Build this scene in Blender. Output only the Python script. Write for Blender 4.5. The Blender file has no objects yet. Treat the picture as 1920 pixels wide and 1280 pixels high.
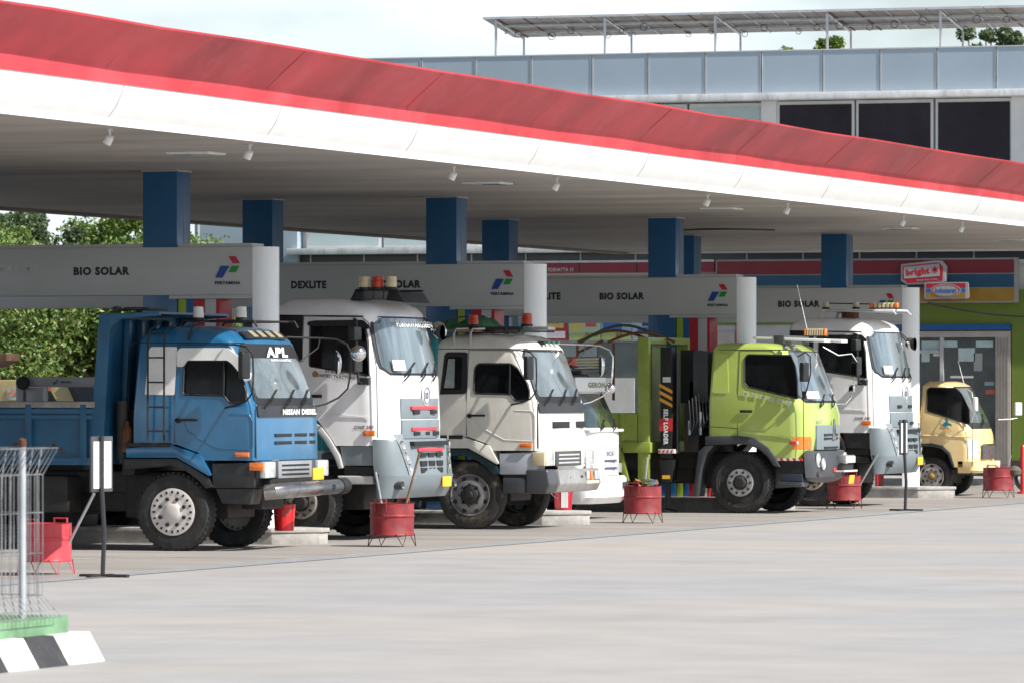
import bpy, bmesh, math, random
from mathutils import Vector, Matrix
import numpy as np
random.seed(7); rng = np.random.default_rng(7)
R = math.radians
# ------------------------------------------------------------------ camera, sky, sun
scene = bpy.context.scene
FPX, CAMH, VH, TH = 10667.0, 2.19, 724.0, R(19)     # focal length and horizon in photo pixels, eye height, yaw of the station
ct, st_ = math.cos(TH), math.sin(TH)
cd = bpy.data.cameras.new('camera'); cam = bpy.data.objects.new('camera', cd)
scene.collection.objects.link(cam); scene.camera = cam
cam.location = (0, 0, CAMH); cam.rotation_euler = (R(90), 0, TH)
cd.sensor_width = 36; cd.lens = 36 * FPX / 1920; cd.shift_y = (VH - 640) / 1920
cd.clip_start = 1; cd.clip_end = 6000
cd.dof.use_dof = True; cd.dof.focus_distance = 88; cd.dof.aperture_fstop = 6
SUN_EL, SUN_AZ = R(43), R(-10)                      # azimuth from +X (the way the trucks face)
sv = Vector((math.cos(SUN_EL) * math.cos(SUN_AZ), math.cos(SUN_EL) * math.sin(SUN_AZ), math.sin(SUN_EL)))
ld = bpy.data.lights.new('sun', 'SUN'); ld.energy = 4.8; ld.angle = R(0.6); ld.color = (1, .955, .89)
sun = bpy.data.objects.new('sun', ld); scene.collection.objects.link(sun)
sun.rotation_euler = sv.to_track_quat('Z', 'Y').to_euler()
w = bpy.data.worlds.new('World'); scene.world = w; w.use_nodes = True
nt = w.node_tree; nt.nodes.clear()
out = nt.nodes.new('ShaderNodeOutputWorld'); bg = nt.nodes.new('ShaderNodeBackground')
sky = nt.nodes.new('ShaderNodeTexSky'); sky.sky_type = 'NISHITA'; sky.sun_disc = False
sky.sun_elevation = SUN_EL; sky.sun_rotation = math.pi / 2 - SUN_AZ; sky.air_density = 1.0; sky.dust_density = 1.2
bg.inputs[1].default_value = 0.077
tc = nt.nodes.new('ShaderNodeTexCoord'); mp = nt.nodes.new('ShaderNodeMapping'); mp.inputs['Scale'].default_value = (9, 9, 22)
nz = nt.nodes.new('ShaderNodeTexNoise'); nz.inputs['Scale'].default_value = 1.0; nz.inputs['Detail'].default_value = 5
rp = nt.nodes.new('ShaderNodeValToRGB'); rp.color_ramp.elements[0].position = .26; rp.color_ramp.elements[1].position = .55
mx = nt.nodes.new('ShaderNodeMix'); mx.data_type = 'RGBA'; mx.inputs[7].default_value = (10.2, 11.4, 12.3, 1)
nt.links.new(tc.outputs['Generated'], mp.inputs[0]); nt.links.new(mp.outputs[0], nz.inputs[0]); nt.links.new(nz.outputs[0], rp.inputs[0])
sx = nt.nodes.new('ShaderNodeSeparateXYZ'); zr_ = nt.nodes.new('ShaderNodeMapRange'); zr_.inputs[1].default_value = .10; zr_.inputs[2].default_value = .30; zr_.inputs[3].default_value = 1; zr_.inputs[4].default_value = .08
mu = nt.nodes.new('ShaderNodeMath'); mu.operation = 'MULTIPLY'; nt.links.new(tc.outputs['Generated'], sx.inputs[0]); nt.links.new(sx.outputs[2], zr_.inputs[0]); nt.links.new(rp.outputs[0], mu.inputs[0]); nt.links.new(zr_.outputs[0], mu.inputs[1])
nt.links.new(mu.outputs[0], mx.inputs[0]); nt.links.new(sky.outputs[0], mx.inputs[6]); nt.links.new(mx.outputs[2], bg.inputs[0]); nt.links.new(bg.outputs[0], out.inputs[0])
scene.view_settings.view_transform = 'Standard'; scene.view_settings.look = 'None'
scene.view_settings.exposure = 0.58; scene.view_settings.gamma = 1
scene.render.engine = 'CYCLES'
scene.render.resolution_x = 1024; scene.render.resolution_y = 682
scene.cycles.max_bounces = 6; scene.cycles.use_denoising = True

# ------------------------------------------------------------------ geometry of the site
def ray(u, v):
    a = (u - 960) / FPX
    return ct * a - st_, st_ * a + ct, (VH - v) / FPX
def onY(u, v, Y):           # point of the plane Y = const seen at (u, v): X, z
    dx, dy, dz = ray(u, v); k = Y / dy
    return k * dx, CAMH + k * dz
def onX(u, v, X):           # point of the plane X = const: Y, z
    dx, dy, dz = ray(u, v); k = X / dx
    return k * dy, CAMH + k * dz
def onZ(u, v, z=0.0):       # point of a level surface: X, Y
    dx, dy, dz = ray(u, v); k = (z - CAMH) / dz
    return k * dx, k * dy

# ------------------------------------------------------------------ materials
MATS = {}
def mat(name, col, rough=.5, metal=0.0, coat=0.0, var=.06, vscale=3.0, dirt=0.0, dirtcol=(.30, .26, .21), bump=0.0, bscale=40, stretch=(1, 1, 1), trans=0.0, emit=None, spec=.5):
    if name in MATS: return MATS[name]
    m = bpy.data.materials.new(name); m.use_nodes = True; t = m.node_tree; b = t.nodes['Principled BSDF']
    b.inputs['Roughness'].default_value = rough; b.inputs['Metallic'].default_value = metal
    b.inputs['Coat Weight'].default_value = coat; b.inputs['Coat Roughness'].default_value = .12
    b.inputs['Specular IOR Level'].default_value = spec
    c = t.nodes.new('ShaderNodeTexCoord'); mpn = t.nodes.new('ShaderNodeMapping'); mpn.inputs['Scale'].default_value = stretch
    t.links.new(c.outputs['Object'], mpn.inputs[0])
    n = t.nodes.new('ShaderNodeTexNoise'); n.inputs['Scale'].default_value = vscale; n.inputs['Detail'].default_value = 6; n.inputs['Roughness'].default_value = .6
    t.links.new(mpn.outputs[0], n.inputs[0])
    mr = t.nodes.new('ShaderNodeMapRange'); mr.inputs[1].default_value = .3; mr.inputs[2].default_value = .7
    mr.inputs[3].default_value = 1 - var * 2; mr.inputs[4].default_value = 1 + var
    t.links.new(n.outputs[0], mr.inputs[0])
    mm = t.nodes.new('ShaderNodeMix'); mm.data_type = 'RGBA'; mm.blend_type = 'MULTIPLY'; mm.inputs[0].default_value = 1
    mm.inputs[6].default_value = (*col, 1); t.links.new(mr.outputs[0], mm.inputs[7])
    last = mm.outputs[2]
    if dirt > 0:
        n2 = t.nodes.new('ShaderNodeTexNoise'); n2.inputs['Scale'].default_value = vscale * 1.7; n2.inputs['Detail'].default_value = 8; n2.inputs['Roughness'].default_value = .7
        t.links.new(mpn.outputs[0], n2.inputs[0])
        r2 = t.nodes.new('ShaderNodeMapRange'); r2.inputs[1].default_value = .5; r2.inputs[2].default_value = .72; r2.inputs[4].default_value = dirt
        t.links.new(n2.outputs[0], r2.inputs[0])
        m2 = t.nodes.new('ShaderNodeMix'); m2.data_type = 'RGBA'; t.links.new(r2.outputs[0], m2.inputs[0]); t.links.new(last, m2.inputs[6]); m2.inputs[7].default_value = (*dirtcol, 1)
        last = m2.outputs[2]
    t.links.new(last, b.inputs['Base Color'])
    if bump > 0:
        n3 = t.nodes.new('ShaderNodeTexNoise'); n3.inputs['Scale'].default_value = bscale; n3.inputs['Detail'].default_value = 4
        t.links.new(mpn.outputs[0], n3.inputs[0]); bp = t.nodes.new('ShaderNodeBump'); bp.inputs['Strength'].default_value = bump; bp.inputs['Distance'].default_value = .02
        t.links.new(n3.outputs[0], bp.inputs['Height']); t.links.new(bp.outputs[0], b.inputs['Normal'])
    if emit: b.inputs['Emission Color'].default_value = (*emit[0], 1); b.inputs['Emission Strength'].default_value = emit[1]
    m.diffuse_color = (*col, 1); MATS[name] = m; return m

black = mat('black rubber trim', (.012, .012, .014), .55, var=.15)
blackp = mat('black plastic', (.02, .021, .024), .4, var=.15, dirt=.25, dirtcol=(.09, .08, .07))
chas = mat('greasy chassis steel', (.016, .015, .015), .6, var=.3, dirt=.5, dirtcol=(.06, .045, .035), vscale=5)
tyrem = mat('tyre rubber', (.022, .022, .023), .75, var=.2, dirt=.45, dirtcol=(.085, .072, .058), vscale=4, bump=.3, bscale=30)
tyremud = mat('muddy tyre rubber', (.03, .028, .026), .8, var=.2, dirt=.8, dirtcol=(.20, .155, .105), vscale=2.2, bump=.3, bscale=30)
glass = mat('dark window glass', (.008, .009, .010), .06, var=.3, spec=.22, dirt=.12, dirtcol=(.05, .05, .05))
wsm = mat('dusty windscreen with painted reflections', (.155, .205, .235), .06, coat=1.0, var=.35, vscale=1.6, stretch=(1, 3.2, .35), spec=.8, dirt=.5, dirtcol=(.05, .07, .08))  # pale base and streaks paint sky reflections into the dusty glass
wsm2 = mat('pale windscreen glass', (.125, .15, .155), .06, coat=1.0, var=.45, vscale=.9, spec=.8, dirt=.6, dirtcol=(.24, .28, .29))  # opaque; pale mottling painted in for reflections and the view inside
chrome = mat('chrome', (.75, .75, .76), .12, 1.0, var=.05)
steel = mat('galvanised steel', (.45, .46, .47), .45, .6, var=.12, vscale=8)
alu = mat('dull aluminium', (.55, .55, .55), .5, .3, var=.1)
whitep = mat('white paint', (.78, .78, .77), .35, coat=.4, var=.05, dirt=.18, dirtcol=(.42, .38, .33))
whitec = mat('white truck paint', (.80, .80, .81), .3, coat=.6, var=.05, vscale=2.2, stretch=(1, 1, .35), dirt=.22, dirtcol=(.50, .47, .43))
creamp = mat('cream truck paint', (.70, .68, .62), .35, coat=.5, var=.06, vscale=2.2, stretch=(1, 1, .4), dirt=.3, dirtcol=(.42, .38, .30))
bluep = mat('blue truck paint', (.010, .125, .275), .3, coat=.7, var=.10, vscale=1.7, dirt=.12, dirtcol=(.06, .19, .33))
bluebody = mat('worn blue steel', (.012, .10, .21), .5, coat=.15, var=.14, vscale=2.0, dirt=.28, dirtcol=(.05, .085, .12))
rust = mat('rust', (.14, .05, .022), .8, var=.3, vscale=9)
limep = mat('lime green truck paint', (.40, .51, .115), .3, coat=.6, var=.05, vscale=1.5, dirt=.12, dirtcol=(.30, .36, .10))
limeb = mat('lime green steel', (.27, .345, .06), .45, coat=.2, var=.08, dirt=.2, dirtcol=(.16, .2, .06))
yellowp = mat('pale yellow truck paint', (.84, .64, .31), .35, coat=.5, var=.05, dirt=.12, dirtcol=(.55, .42, .22))
tealp = mat('teal steel', (.02, .22, .24), .5, var=.12, dirt=.25, dirtcol=(.08, .12, .12))
greyb = mat('grey bumper plastic', (.185, .225, .25), .45, var=.06, dirt=.2, dirtcol=(.30, .29, .27))
dgreyb = mat('dark grey plastic', (.055, .06, .068), .38, var=.1, dirt=.2, dirtcol=(.12, .11, .10))
orange = mat('orange lens', (.85, .20, .02), .2, coat=.8, var=.12, vscale=20)
redl = mat('red lens', (.6, .03, .02), .25, coat=.6, var=.1)
lamp = mat('headlamp glass', (.66, .69, .70), .15, .3, coat=1, var=.12, vscale=9)
platey = mat('yellow number plate', (.85, .48, .03), .5, var=.08)
redp = mat('red paint', (.60, .035, .04), .4, coat=.3, var=.08, dirt=.12, dirtcol=(.4, .12, .1))
redold = mat('weathered red drum paint', (.30, .028, .035), .55, var=.3, vscale=5, dirt=.75, dirtcol=(.16, .07, .06))
rednew = mat('bright red drum paint', (.62, .045, .06), .45, coat=.2, var=.1)
beigel = mat('beige beacon lens', (.55, .47, .30), .35, var=.1)
whitel = mat('white beacon lens', (.68, .68, .64), .35, var=.1)
redbe = mat('red beacon lens', (.50, .05, .02), .3, var=.1)
colb = mat('blue column cladding', (.012, .098, .235), .3, coat=.3, var=.08, vscale=1.2)
limes = mat('lime stripe', (.30, .42, .03), .4, var=.06)
blues = mat('blue stripe', (.012, .10, .30), .4, var=.06)
reds = mat('red stripe', (.42, .015, .03), .4, var=.06)
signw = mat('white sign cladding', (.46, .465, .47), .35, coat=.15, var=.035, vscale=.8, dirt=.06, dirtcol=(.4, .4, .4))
ink = mat('black lettering', (.012, .012, .015), .5, var=.1)
inkgh = mat('ghost of removed lettering', (.50, .51, .52), .6, var=.1)
logor = mat('logo red', (.50, .012, .04), .4, var=.04); logob = mat('logo blue', (.01, .06, .30), .4, var=.04); logog = mat('logo green', (.01, .26, .03), .4, var=.04)
concr = mat('kerb concrete', (.40, .39, .37), .8, var=.15, vscale=4, dirt=.45, dirtcol=(.2, .19, .17), bump=.3)
woodm = mat('weathered wood', (.23, .15, .09), .8, var=.25, vscale=6)
tarp = mat('green tarpaulin', (.012, .13, .045), .6, var=.3, vscale=6, bump=.6, bscale=8)
whitet = mat('white lettering', (.82, .82, .82), .5, var=.03)

def tree_noise_mat(name, cols):
    m = bpy.data.materials.new(name); m.use_nodes = True; t = m.node_tree; b = t.nodes['Principled BSDF']
    g = t.nodes.new('ShaderNodeNewGeometry'); cr = t.nodes.new('ShaderNodeValToRGB')
    cr.color_ramp.elements[0].color = (*cols[0], 1); cr.color_ramp.elements[1].color = (*cols[-1], 1)
    for i, c in enumerate(cols[1:-1]):
        e = cr.color_ramp.elements.new((i + 1) / (len(cols) - 1)); e.color = (*c, 1)
    t.links.new(g.outputs['Random Per Island'], cr.inputs[0]); t.links.new(cr.outputs[0], b.inputs['Base Color'])
    b.inputs['Roughness'].default_value = .5
    tr = t.nodes.new('ShaderNodeBsdfTranslucent'); t.links.new(cr.outputs[0], tr.inputs[0])
    ms = t.nodes.new('ShaderNodeMixShader'); ms.inputs[0].default_value = .35
    t.links.new(b.outputs[0], ms.inputs[1]); t.links.new(tr.outputs[0], ms.inputs[2]); t.links.new(ms.outputs[0], t.nodes['Material Output'].inputs[0])
    return m
leafA = tree_noise_mat('bush leaves', [(.05, .11, .025), (.12, .22, .05), (.20, .31, .08), (.27, .34, .10), (.09, .17, .04), (.38, .35, .11)])
leafB = tree_noise_mat('olive green leaves', [(.06, .10, .04), (.10, .15, .07), (.15, .19, .10), (.09, .14, .05)])
leafC = tree_noise_mat('fresh green leaves', [(.07, .14, .015), (.12, .20, .03), (.20, .27, .04), (.09, .16, .03)])
barkm = mat('bark', (.22, .18, .14), .9, var=.25, vscale=5)

# ------------------------------------------------------------------ mesh helpers
COL = scene.collection
class MB:
    def __init__(s): s.bm = bmesh.new(); s.mats = []
    def mi(s, m):
        if m not in s.mats: s.mats.append(m)
        return s.mats.index(m)
    def add(s, verts, faces, m, bev=0.0, seg=2, M=None):
        t = bmesh.new(); vs = [t.verts.new(v) for v in verts]
        for f in faces:
            try: t.faces.new([vs[i] for i in f])
            except ValueError: pass
        bmesh.ops.recalc_face_normals(t, faces=t.faces)
        if bev > 0:
            es = [e for e in t.edges if len(e.link_faces) == 2 and e.calc_face_angle(0) > .35]
            bmesh.ops.bevel(t, geom=es, offset=bev, segments=seg, affect='EDGES', profile=.6, clamp_overlap=True)
        i = s.mi(m); mp_ = {}
        for v in t.verts: mp_[v] = s.bm.verts.new(M @ v.co if M else v.co)
        for f in t.faces:
            try: nf = s.bm.faces.new([mp_[v] for v in f.verts]); nf.material_index = i
            except ValueError: pass
        t.free(); return s
    def box(s, x0, x1, y0, y1, z0, z1, m, bev=0.0, M=None, seg=2):
        x0, x1 = sorted((x0, x1)); y0, y1 = sorted((y0, y1)); z0, z1 = sorted((z0, z1))
        v = [(x, y, z) for x in (x0, x1) for y in (y0, y1) for z in (z0, z1)]
        f = [(0, 1, 3, 2), (4, 6, 7, 5), (0, 4, 5, 1), (2, 3, 7, 6), (0, 2, 6, 4), (1, 5, 7, 3)]
        return s.add(v, f, m, bev, seg, M)
    def prism(s, pts, ax, a, b, m, bev=0.0, seg=2, M=None):
        n = len(pts)
        def P(p, c): return (p[0], c, p[1]) if ax == 'y' else ((c, p[0], p[1]) if ax == 'x' else (p[0], p[1], c))
        v = [P(p, a) for p in pts] + [P(p, b) for p in pts]
        f = [tuple(range(n)), tuple(range(2 * n - 1, n - 1, -1))] + [(i, (i + 1) % n, n + (i + 1) % n, n + i) for i in range(n)]
        return s.add(v, f, m, bev, seg, M)
    def tube(s, pts, r, m, n=8, caps=True, r2=None):
        pts = [Vector(p) for p in pts]; rings = []; L = len(pts); V = []; F = []
        up = Vector((0, 0, 1)); prev = None
        for i, p in enumerate(pts):
            d = (pts[min(i + 1, L - 1)] - pts[max(i - 1, 0)]).normalized()
            if prev is None:
                a = up.cross(d)
                if a.length < 1e-3: a = Vector((1, 0, 0)).cross(d)
            else: a = prev - d * prev.dot(d)
            a.normalize(); prev = a; b = d.cross(a)
            rr = r if r2 is None else r + (r2 - r) * i / (L - 1)
            for k in range(n):
                an = 2 * math.pi * k / n; V.append(p + (a * math.cos(an) + b * math.sin(an)) * rr)
        for i in range(L - 1):
            for k in range(n): F.append((i * n + k, i * n + (k + 1) % n, (i + 1) * n + (k + 1) % n, (i + 1) * n + k))
        if caps: F.append(tuple(range(n))); F.append(tuple((L - 1) * n + k for k in range(n)))
        return s.add(V, F, m)
    def lathe(s, prof, m, n=32, M=None, closed=False, mats=None):   # prof: (radius, height) about z
        V = []; F = []; L = len(prof)
        for (r, h) in prof:
            for k in range(n):
                a = 2 * math.pi * k / n; V.append((r * math.cos(a), r * math.sin(a), h))
        for i in range(L - 1 if not closed else L):
            j = (i + 1) % L
            for k in range(n): F.append((i * n + k, i * n + (k + 1) % n, j * n + (k + 1) % n, j * n + k))
        if not closed: F.append(tuple(range(n))); F.append(tuple((L - 1) * n + k for k in range(n)))
        return s.add(V, F, m, M=M)
    def grid(s, P, m, thick=0.0):      # P[i][j] grid of points
        a, b = len(P), len(P[0]); V = [p for r_ in P for p in r_]
        F = [(i * b + j, i * b + j + 1, (i + 1) * b + j + 1, (i + 1) * b + j) for i in range(a - 1) for j in range(b - 1)]
        return s.add(V, F, m)
    def build(s, name, parent=None, sharp=32, loc=None, flat=False):
        bmesh.ops.recalc_face_normals(s.bm, faces=s.bm.faces) if False else None
        me = bpy.data.meshes.new(name); s.bm.normal_update()
        for f in s.bm.faces: f.smooth = not flat
        for e in s.bm.edges:
            if len(e.link_faces) != 2 or e.calc_face_angle(0) > R(sharp): e.smooth = False
        s.bm.to_mesh(me); s.bm.free()
        for m in s.mats: me.materials.append(m)
        o = bpy.data.objects.new(name, me); COL.objects.link(o)
        if parent: o.parent = parent
        if loc: o.location = loc
        return o
def tag(o, label=None, cat=None, group=None, kind=None):
    if label: o['label'] = label
    if cat: o['category'] = cat
    if group: o['group'] = group
    if kind: o['kind'] = kind
    return o
def thing(name, label, cat, loc=(0, 0, 0), rz=0, group=None):
    o = bpy.data.objects.new(name, None); COL.objects.link(o); o.location = loc; o.rotation_euler = (0, 0, rz); o.empty_display_size = .3
    return tag(o, label, cat, group)
def copy_tree(o, parent=None):
    c = o.copy(); COL.objects.link(c); c.parent = parent
    for ch in [x for x in bpy.data.objects if x.parent == o]: copy_tree(ch, c)
    return c
def cut(o, cutter):          # boolean difference, applied; cutter is an MB
    c = cutter.build('cutter'); md = o.modifiers.new('b', 'BOOLEAN'); md.operation = 'DIFFERENCE'; md.object = c; md.solver = 'EXACT'
    c.parent = o.parent; bpy.context.view_layer.update()
    dg = bpy.context.evaluated_depsgraph_get(); me = bpy.data.meshes.new_from_object(o.evaluated_get(dg))
    o.modifiers.clear(); old = o.data; o.data = me; bpy.data.meshes.remove(old)
    cm = c.data; bpy.data.objects.remove(c); bpy.data.meshes.remove(cm)
    bm = bmesh.new(); bm.from_mesh(me)
    bm.normal_update()
    for f in bm.faces: f.smooth = True
    for e in bm.edges: e.smooth = not (len(e.link_faces) != 2 or e.calc_face_angle(0) > R(32))
    bm.to_mesh(me); bm.free(); return o
def smoothpoly(pts, r=.04, n=4):     # rounds the corners of a 2D polygon
    o = []; L = len(pts)
    for i in range(L):
        p0, p, p1 = Vector(pts[i - 1]), Vector(pts[i]), Vector(pts[(i + 1) % L])
        d0, d1 = p0 - p, p1 - p; q = min(r, d0.length * .45, d1.length * .45)
        a, b = p + d0.normalized() * q, p + d1.normalized() * q
        for k in range(n + 1):
            t = k / n; o.append(tuple(a * (1 - t) ** 2 + p * 2 * t * (1 - t) + b * t * t))
    return o
def shrink(pts, d):                  # scales a polygon about its centre by a margin d
    cx = sum(p[0] for p in pts) / len(pts); cy = sum(p[1] for p in pts) / len(pts)
    hx = (max(p[0] for p in pts) - min(p[0] for p in pts)) / 2; hy = (max(p[1] for p in pts) - min(p[1] for p in pts)) / 2
    return [(cx + (p[0] - cx) * (hx - d) / hx, cy + (p[1] - cy) * (hy - d) / hy) for p in pts]
_tc = {}
def text(name, s, parent, m, cen, wdt, hgt, plane='side', bold=.02, depth=.004, tilt=0.0, shear=0.0, roll=0.0, label=None):
    cu = bpy.data.curves.new('t', 'FONT'); cu.body = s; cu.offset = bold; cu.shear = shear; cu.align_x = 'CENTER'; cu.resolution_u = 3; cu.space_character = 1.0 + bold * 2.8
    o = bpy.data.objects.new('t', cu); COL.objects.link(o); bpy.context.view_layer.update()
    me = bpy.data.meshes.new_from_object(o.evaluated_get(bpy.context.evaluated_depsgraph_get())); bpy.data.objects.remove(o); bpy.data.curves.remove(cu)
    xs = [v.co.x for v in me.vertices]; ys = [v.co.y for v in me.vertices]
    x0, x1, y0, y1 = min(xs), max(xs), min(ys), max(ys)
    B = Matrix.Rotation(math.pi / 2, 4, 'X')
    if plane == 'front': B = Matrix.Rotation(math.pi / 2, 4, 'Z') @ B
    A = Matrix.Translation(Vector(cen)) @ (Matrix.Rotation(tilt, 4, 'Y') if plane == 'front' else Matrix.Identity(4)) @ B @ Matrix.Rotation(roll, 4, 'Z')
    for v in me.vertices:
        p = Vector(((v.co.x - (x0 + x1) / 2) / (x1 - x0) * wdt, (v.co.y - (y0 + y1) / 2) / (y1 - y0) * hgt, 0)); v.co = A @ p
    me.name = name; me.materials.clear(); me.materials.append(m)
    o = bpy.data.objects.new(name, me); COL.objects.link(o); o.parent = parent
    if label: o['label'] = label
    return o

# ------------------------------------------------------------------ ground and markings
def sheet(name, pts, z, m, label=None):
    b = MB(); b.add([(x, y, z) for x, y in pts], [tuple(range(len(pts)))], m); o = b.build(name); tag(o, kind='structure'); return o
gm = mat('yard concrete', (.368, .361, .350), .75, var=.06, vscale=.8, stretch=(1, 1, 1), dirt=.35, dirtcol=(.32, .305, .285), bump=.15, bscale=14)
gt = gm.node_tree; gb = gt.nodes['Principled BSDF']     # long tyre streaks and faint slab joints in the concrete
c_ = gt.nodes.new('ShaderNodeTexCoord'); m_ = gt.nodes.new('ShaderNodeMapping'); m_.inputs['Scale'].default_value = (.2, .35, 1); m_.inputs['Rotation'].default_value = (0, 0, R(-38))
n_ = gt.nodes.new('ShaderNodeTexNoise'); n_.inputs['Scale'].default_value = 1.2; n_.inputs['Detail'].default_value = 7; n_.inputs['Roughness'].default_value = .65
r_ = gt.nodes.new('ShaderNodeMapRange'); r_.inputs[1].default_value = .5; r_.inputs[2].default_value = .75; r_.inputs[3].default_value = 1; r_.inputs[4].default_value = .86
x_ = gt.nodes.new('ShaderNodeMix'); x_.data_type = 'RGBA'; x_.blend_type = 'MULTIPLY'; x_.inputs[0].default_value = 1
src = gb.inputs['Base Color'].links[0].from_socket
gt.links.new(c_.outputs['Object'], m_.inputs[0]); gt.links.new(m_.outputs[0], n_.inputs[0]); gt.links.new(n_.outputs[0], r_.inputs[0])
n4 = gt.nodes.new('ShaderNodeTexNoise'); n4.inputs['Scale'].default_value = .11; n4.inputs['Detail'].default_value = 5; gt.links.new(c_.outputs['Object'], n4.inputs[0])
r4 = gt.nodes.new('ShaderNodeValToRGB'); r4.color_ramp.elements[0].position = .42; r4.color_ramp.elements[1].position = .56; r4.color_ramp.elements[0].color = (1.03, .995, .96, 1); r4.color_ramp.elements[1].color = (.93, .945, .97, 1); gt.links.new(n4.outputs[0], r4.inputs[0])
x2 = gt.nodes.new('ShaderNodeMix'); x2.data_type = 'RGBA'; x2.blend_type = 'MULTIPLY'; x2.inputs[0].default_value = 1
gt.links.new(src, x_.inputs[6]); gt.links.new(r_.outputs[0], x_.inputs[7]); gt.links.new(x_.outputs[2], x2.inputs[6]); gt.links.new(r4.outputs[0], x2.inputs[7]); gt.links.new(x2.outputs[2], gb.inputs['Base Color'])
grass = mat('rough ground', (.13, .15, .06), .9, var=.3, vscale=.3)
sheet('terrain', [(-3000, -200), (3000, -200), (3000, 4000), (-3000, 4000)], -.012, grass)
sheet('concrete_yard', [(-75, 10), (40, 10), (40, 127), (-75, 127)], 0, gm)
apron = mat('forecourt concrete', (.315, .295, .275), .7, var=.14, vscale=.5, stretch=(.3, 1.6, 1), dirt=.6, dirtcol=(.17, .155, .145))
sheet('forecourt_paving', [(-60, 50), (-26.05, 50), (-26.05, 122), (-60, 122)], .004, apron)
drainm = mat('drain grating', (.345, .36, .375), .6, .0, var=.35, vscale=3, stretch=(1, 12, 1))
sheet('drain_channel', [(-26.15, 40), (-25.66, 40), (-25.66, 122), (-26.15, 122)], .006, drainm)
linem = mat('worn white road paint', (.62, .61, .59), .8, var=.12, dirt=.6, dirtcol=(.36, .34, .32))
for Y_, xa, xb in ((67.55, -40, -26.3), (66.35, -29.6, -28.1), (80.3, -40, -26.6), (92.3, -40, -26.6), (104.4, -40, -27)):
    sheet('lane_marking', [(xa, Y_), (xb, Y_), (xb, Y_ + .1), (xa, Y_ + .1)], .008, linem)

# ------------------------------------------------------------------ canopy
canopy = thing('station_canopy', 'long flat station roof with leaning red and white edge on blue columns', 'canopy', (-32.6, 86, 0))
CX, CY = -32.6, 86
sof = mat('grey soffit strips', (.385, .35, .32), .5, var=.14, vscale=.5, stretch=(.5, 1.5, 1), dirt=.35, dirtcol=(.18, .165, .155))
t = sof.node_tree; b_ = t.nodes['Principled BSDF']; wv = t.nodes.new('ShaderNodeTexWave'); wv.bands_direction = 'Y'; wv.inputs['Scale'].default_value = .9
wv.wave_profile = 'SAW'; tcx = t.nodes.new('ShaderNodeTexCoord'); t.links.new(tcx.outputs['Object'], wv.inputs[0])
bp = t.nodes.new('ShaderNodeBump'); bp.inputs['Strength'].default_value = .5; bp.inputs['Distance'].default_value = .04; t.links.new(wv.outputs[0], bp.inputs['Height']); t.links.new(bp.outputs[0], b_.inputs['Normal'])
XE, XB, ZC = -25.8, -39.55, 5.21
Y0C, Y1C = 48, 122.2
b = MB(); b.box(XB - CX + .25, XE - CX - .02, Y0C - CY, Y1C - CY - .02, ZC, ZC + .1, sof); b.build('soffit', canopy)
b = MB(); b.box(XB - CX, XE - CX - .05, Y0C - CY, Y1C - CY - .1, ZC + .55, ZC + .62, alu); b.build('roof_deck', canopy)
def edge_band(profs, m, name, lab=None):       # profs: (out, z near end, z far end)
    P = []; ys = [Y0C + (Y1C - Y0C) * k / 24 for k in range(25)]
    for (o, za, zb) in profs: P.append([(XE - CX + o, y - CY, za + (zb - za) * (y - Y0C) / (Y1C - Y0C) + .012 * math.sin(y * .9) * (1 if o > .3 else 0)) for y in ys])
    b = MB(); b.grid(P, m); return b.build(name, canopy, sharp=25)
wf = mat('white fascia panels', (.86, .86, .85), .35, coat=.2, var=.035, vscale=1.2, dirt=.10, dirtcol=(.55, .53, .5))
rf = mat('glossy red fascia panels', (.64, .060, .078), .42, coat=.0, spec=.2, var=.22, vscale=.35, dirt=.5, dirtcol=(.72, .14, .16))
edge_band([(0, 5.20, 5.20), (0.0, 5.285, 5.285)], wf, 'drip_edge')
edge_band([(0.0, 5.285, 5.285), (.10, 5.42, 5.42), (.16, 5.55, 5.54), (.20, 5.67, 5.63)], wf, 'white_fascia')
edge_band([(.21, 5.67, 5.63), (.25, 5.87, 5.80), (.46, 6.06, 5.98), (.75, 6.31, 6.215), (.76, 6.335, 6.24), (.2, 6.34, 6.24), (-.3, 5.83, 5.83)], rf, 'red_fascia')
seam = mat('panel seam', (.42, .07, .085), .7)
for k in range(15):
    b = MB(); y = 50 + k * 5 - CY; zr = lambda a, c: a + (c - a) * (y + CY - Y0C) / (Y1C - Y0C)
    b.tube([(XE - CX + .205, y, zr(5.68, 5.64)), (XE - CX + .252, y, zr(5.87, 5.80)), (XE - CX + .462, y, zr(6.058, 5.978)), (XE - CX + .75, y, zr(6.308, 6.213))], .0035, seam, 4)
    b.build('panel_seam', canopy); b = MB()
    b.tube([(XE - CX + .005, y + .6, 5.29), (XE - CX + .105, y + .6, 5.42), (XE - CX + .165, y + .6, 5.55), (XE - CX + .2, y + .6, zr(5.66, 5.62))], .004, mat('light seam', (.35, .34, .33), .7), 4)
    b.build('panel_seam', canopy)

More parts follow.
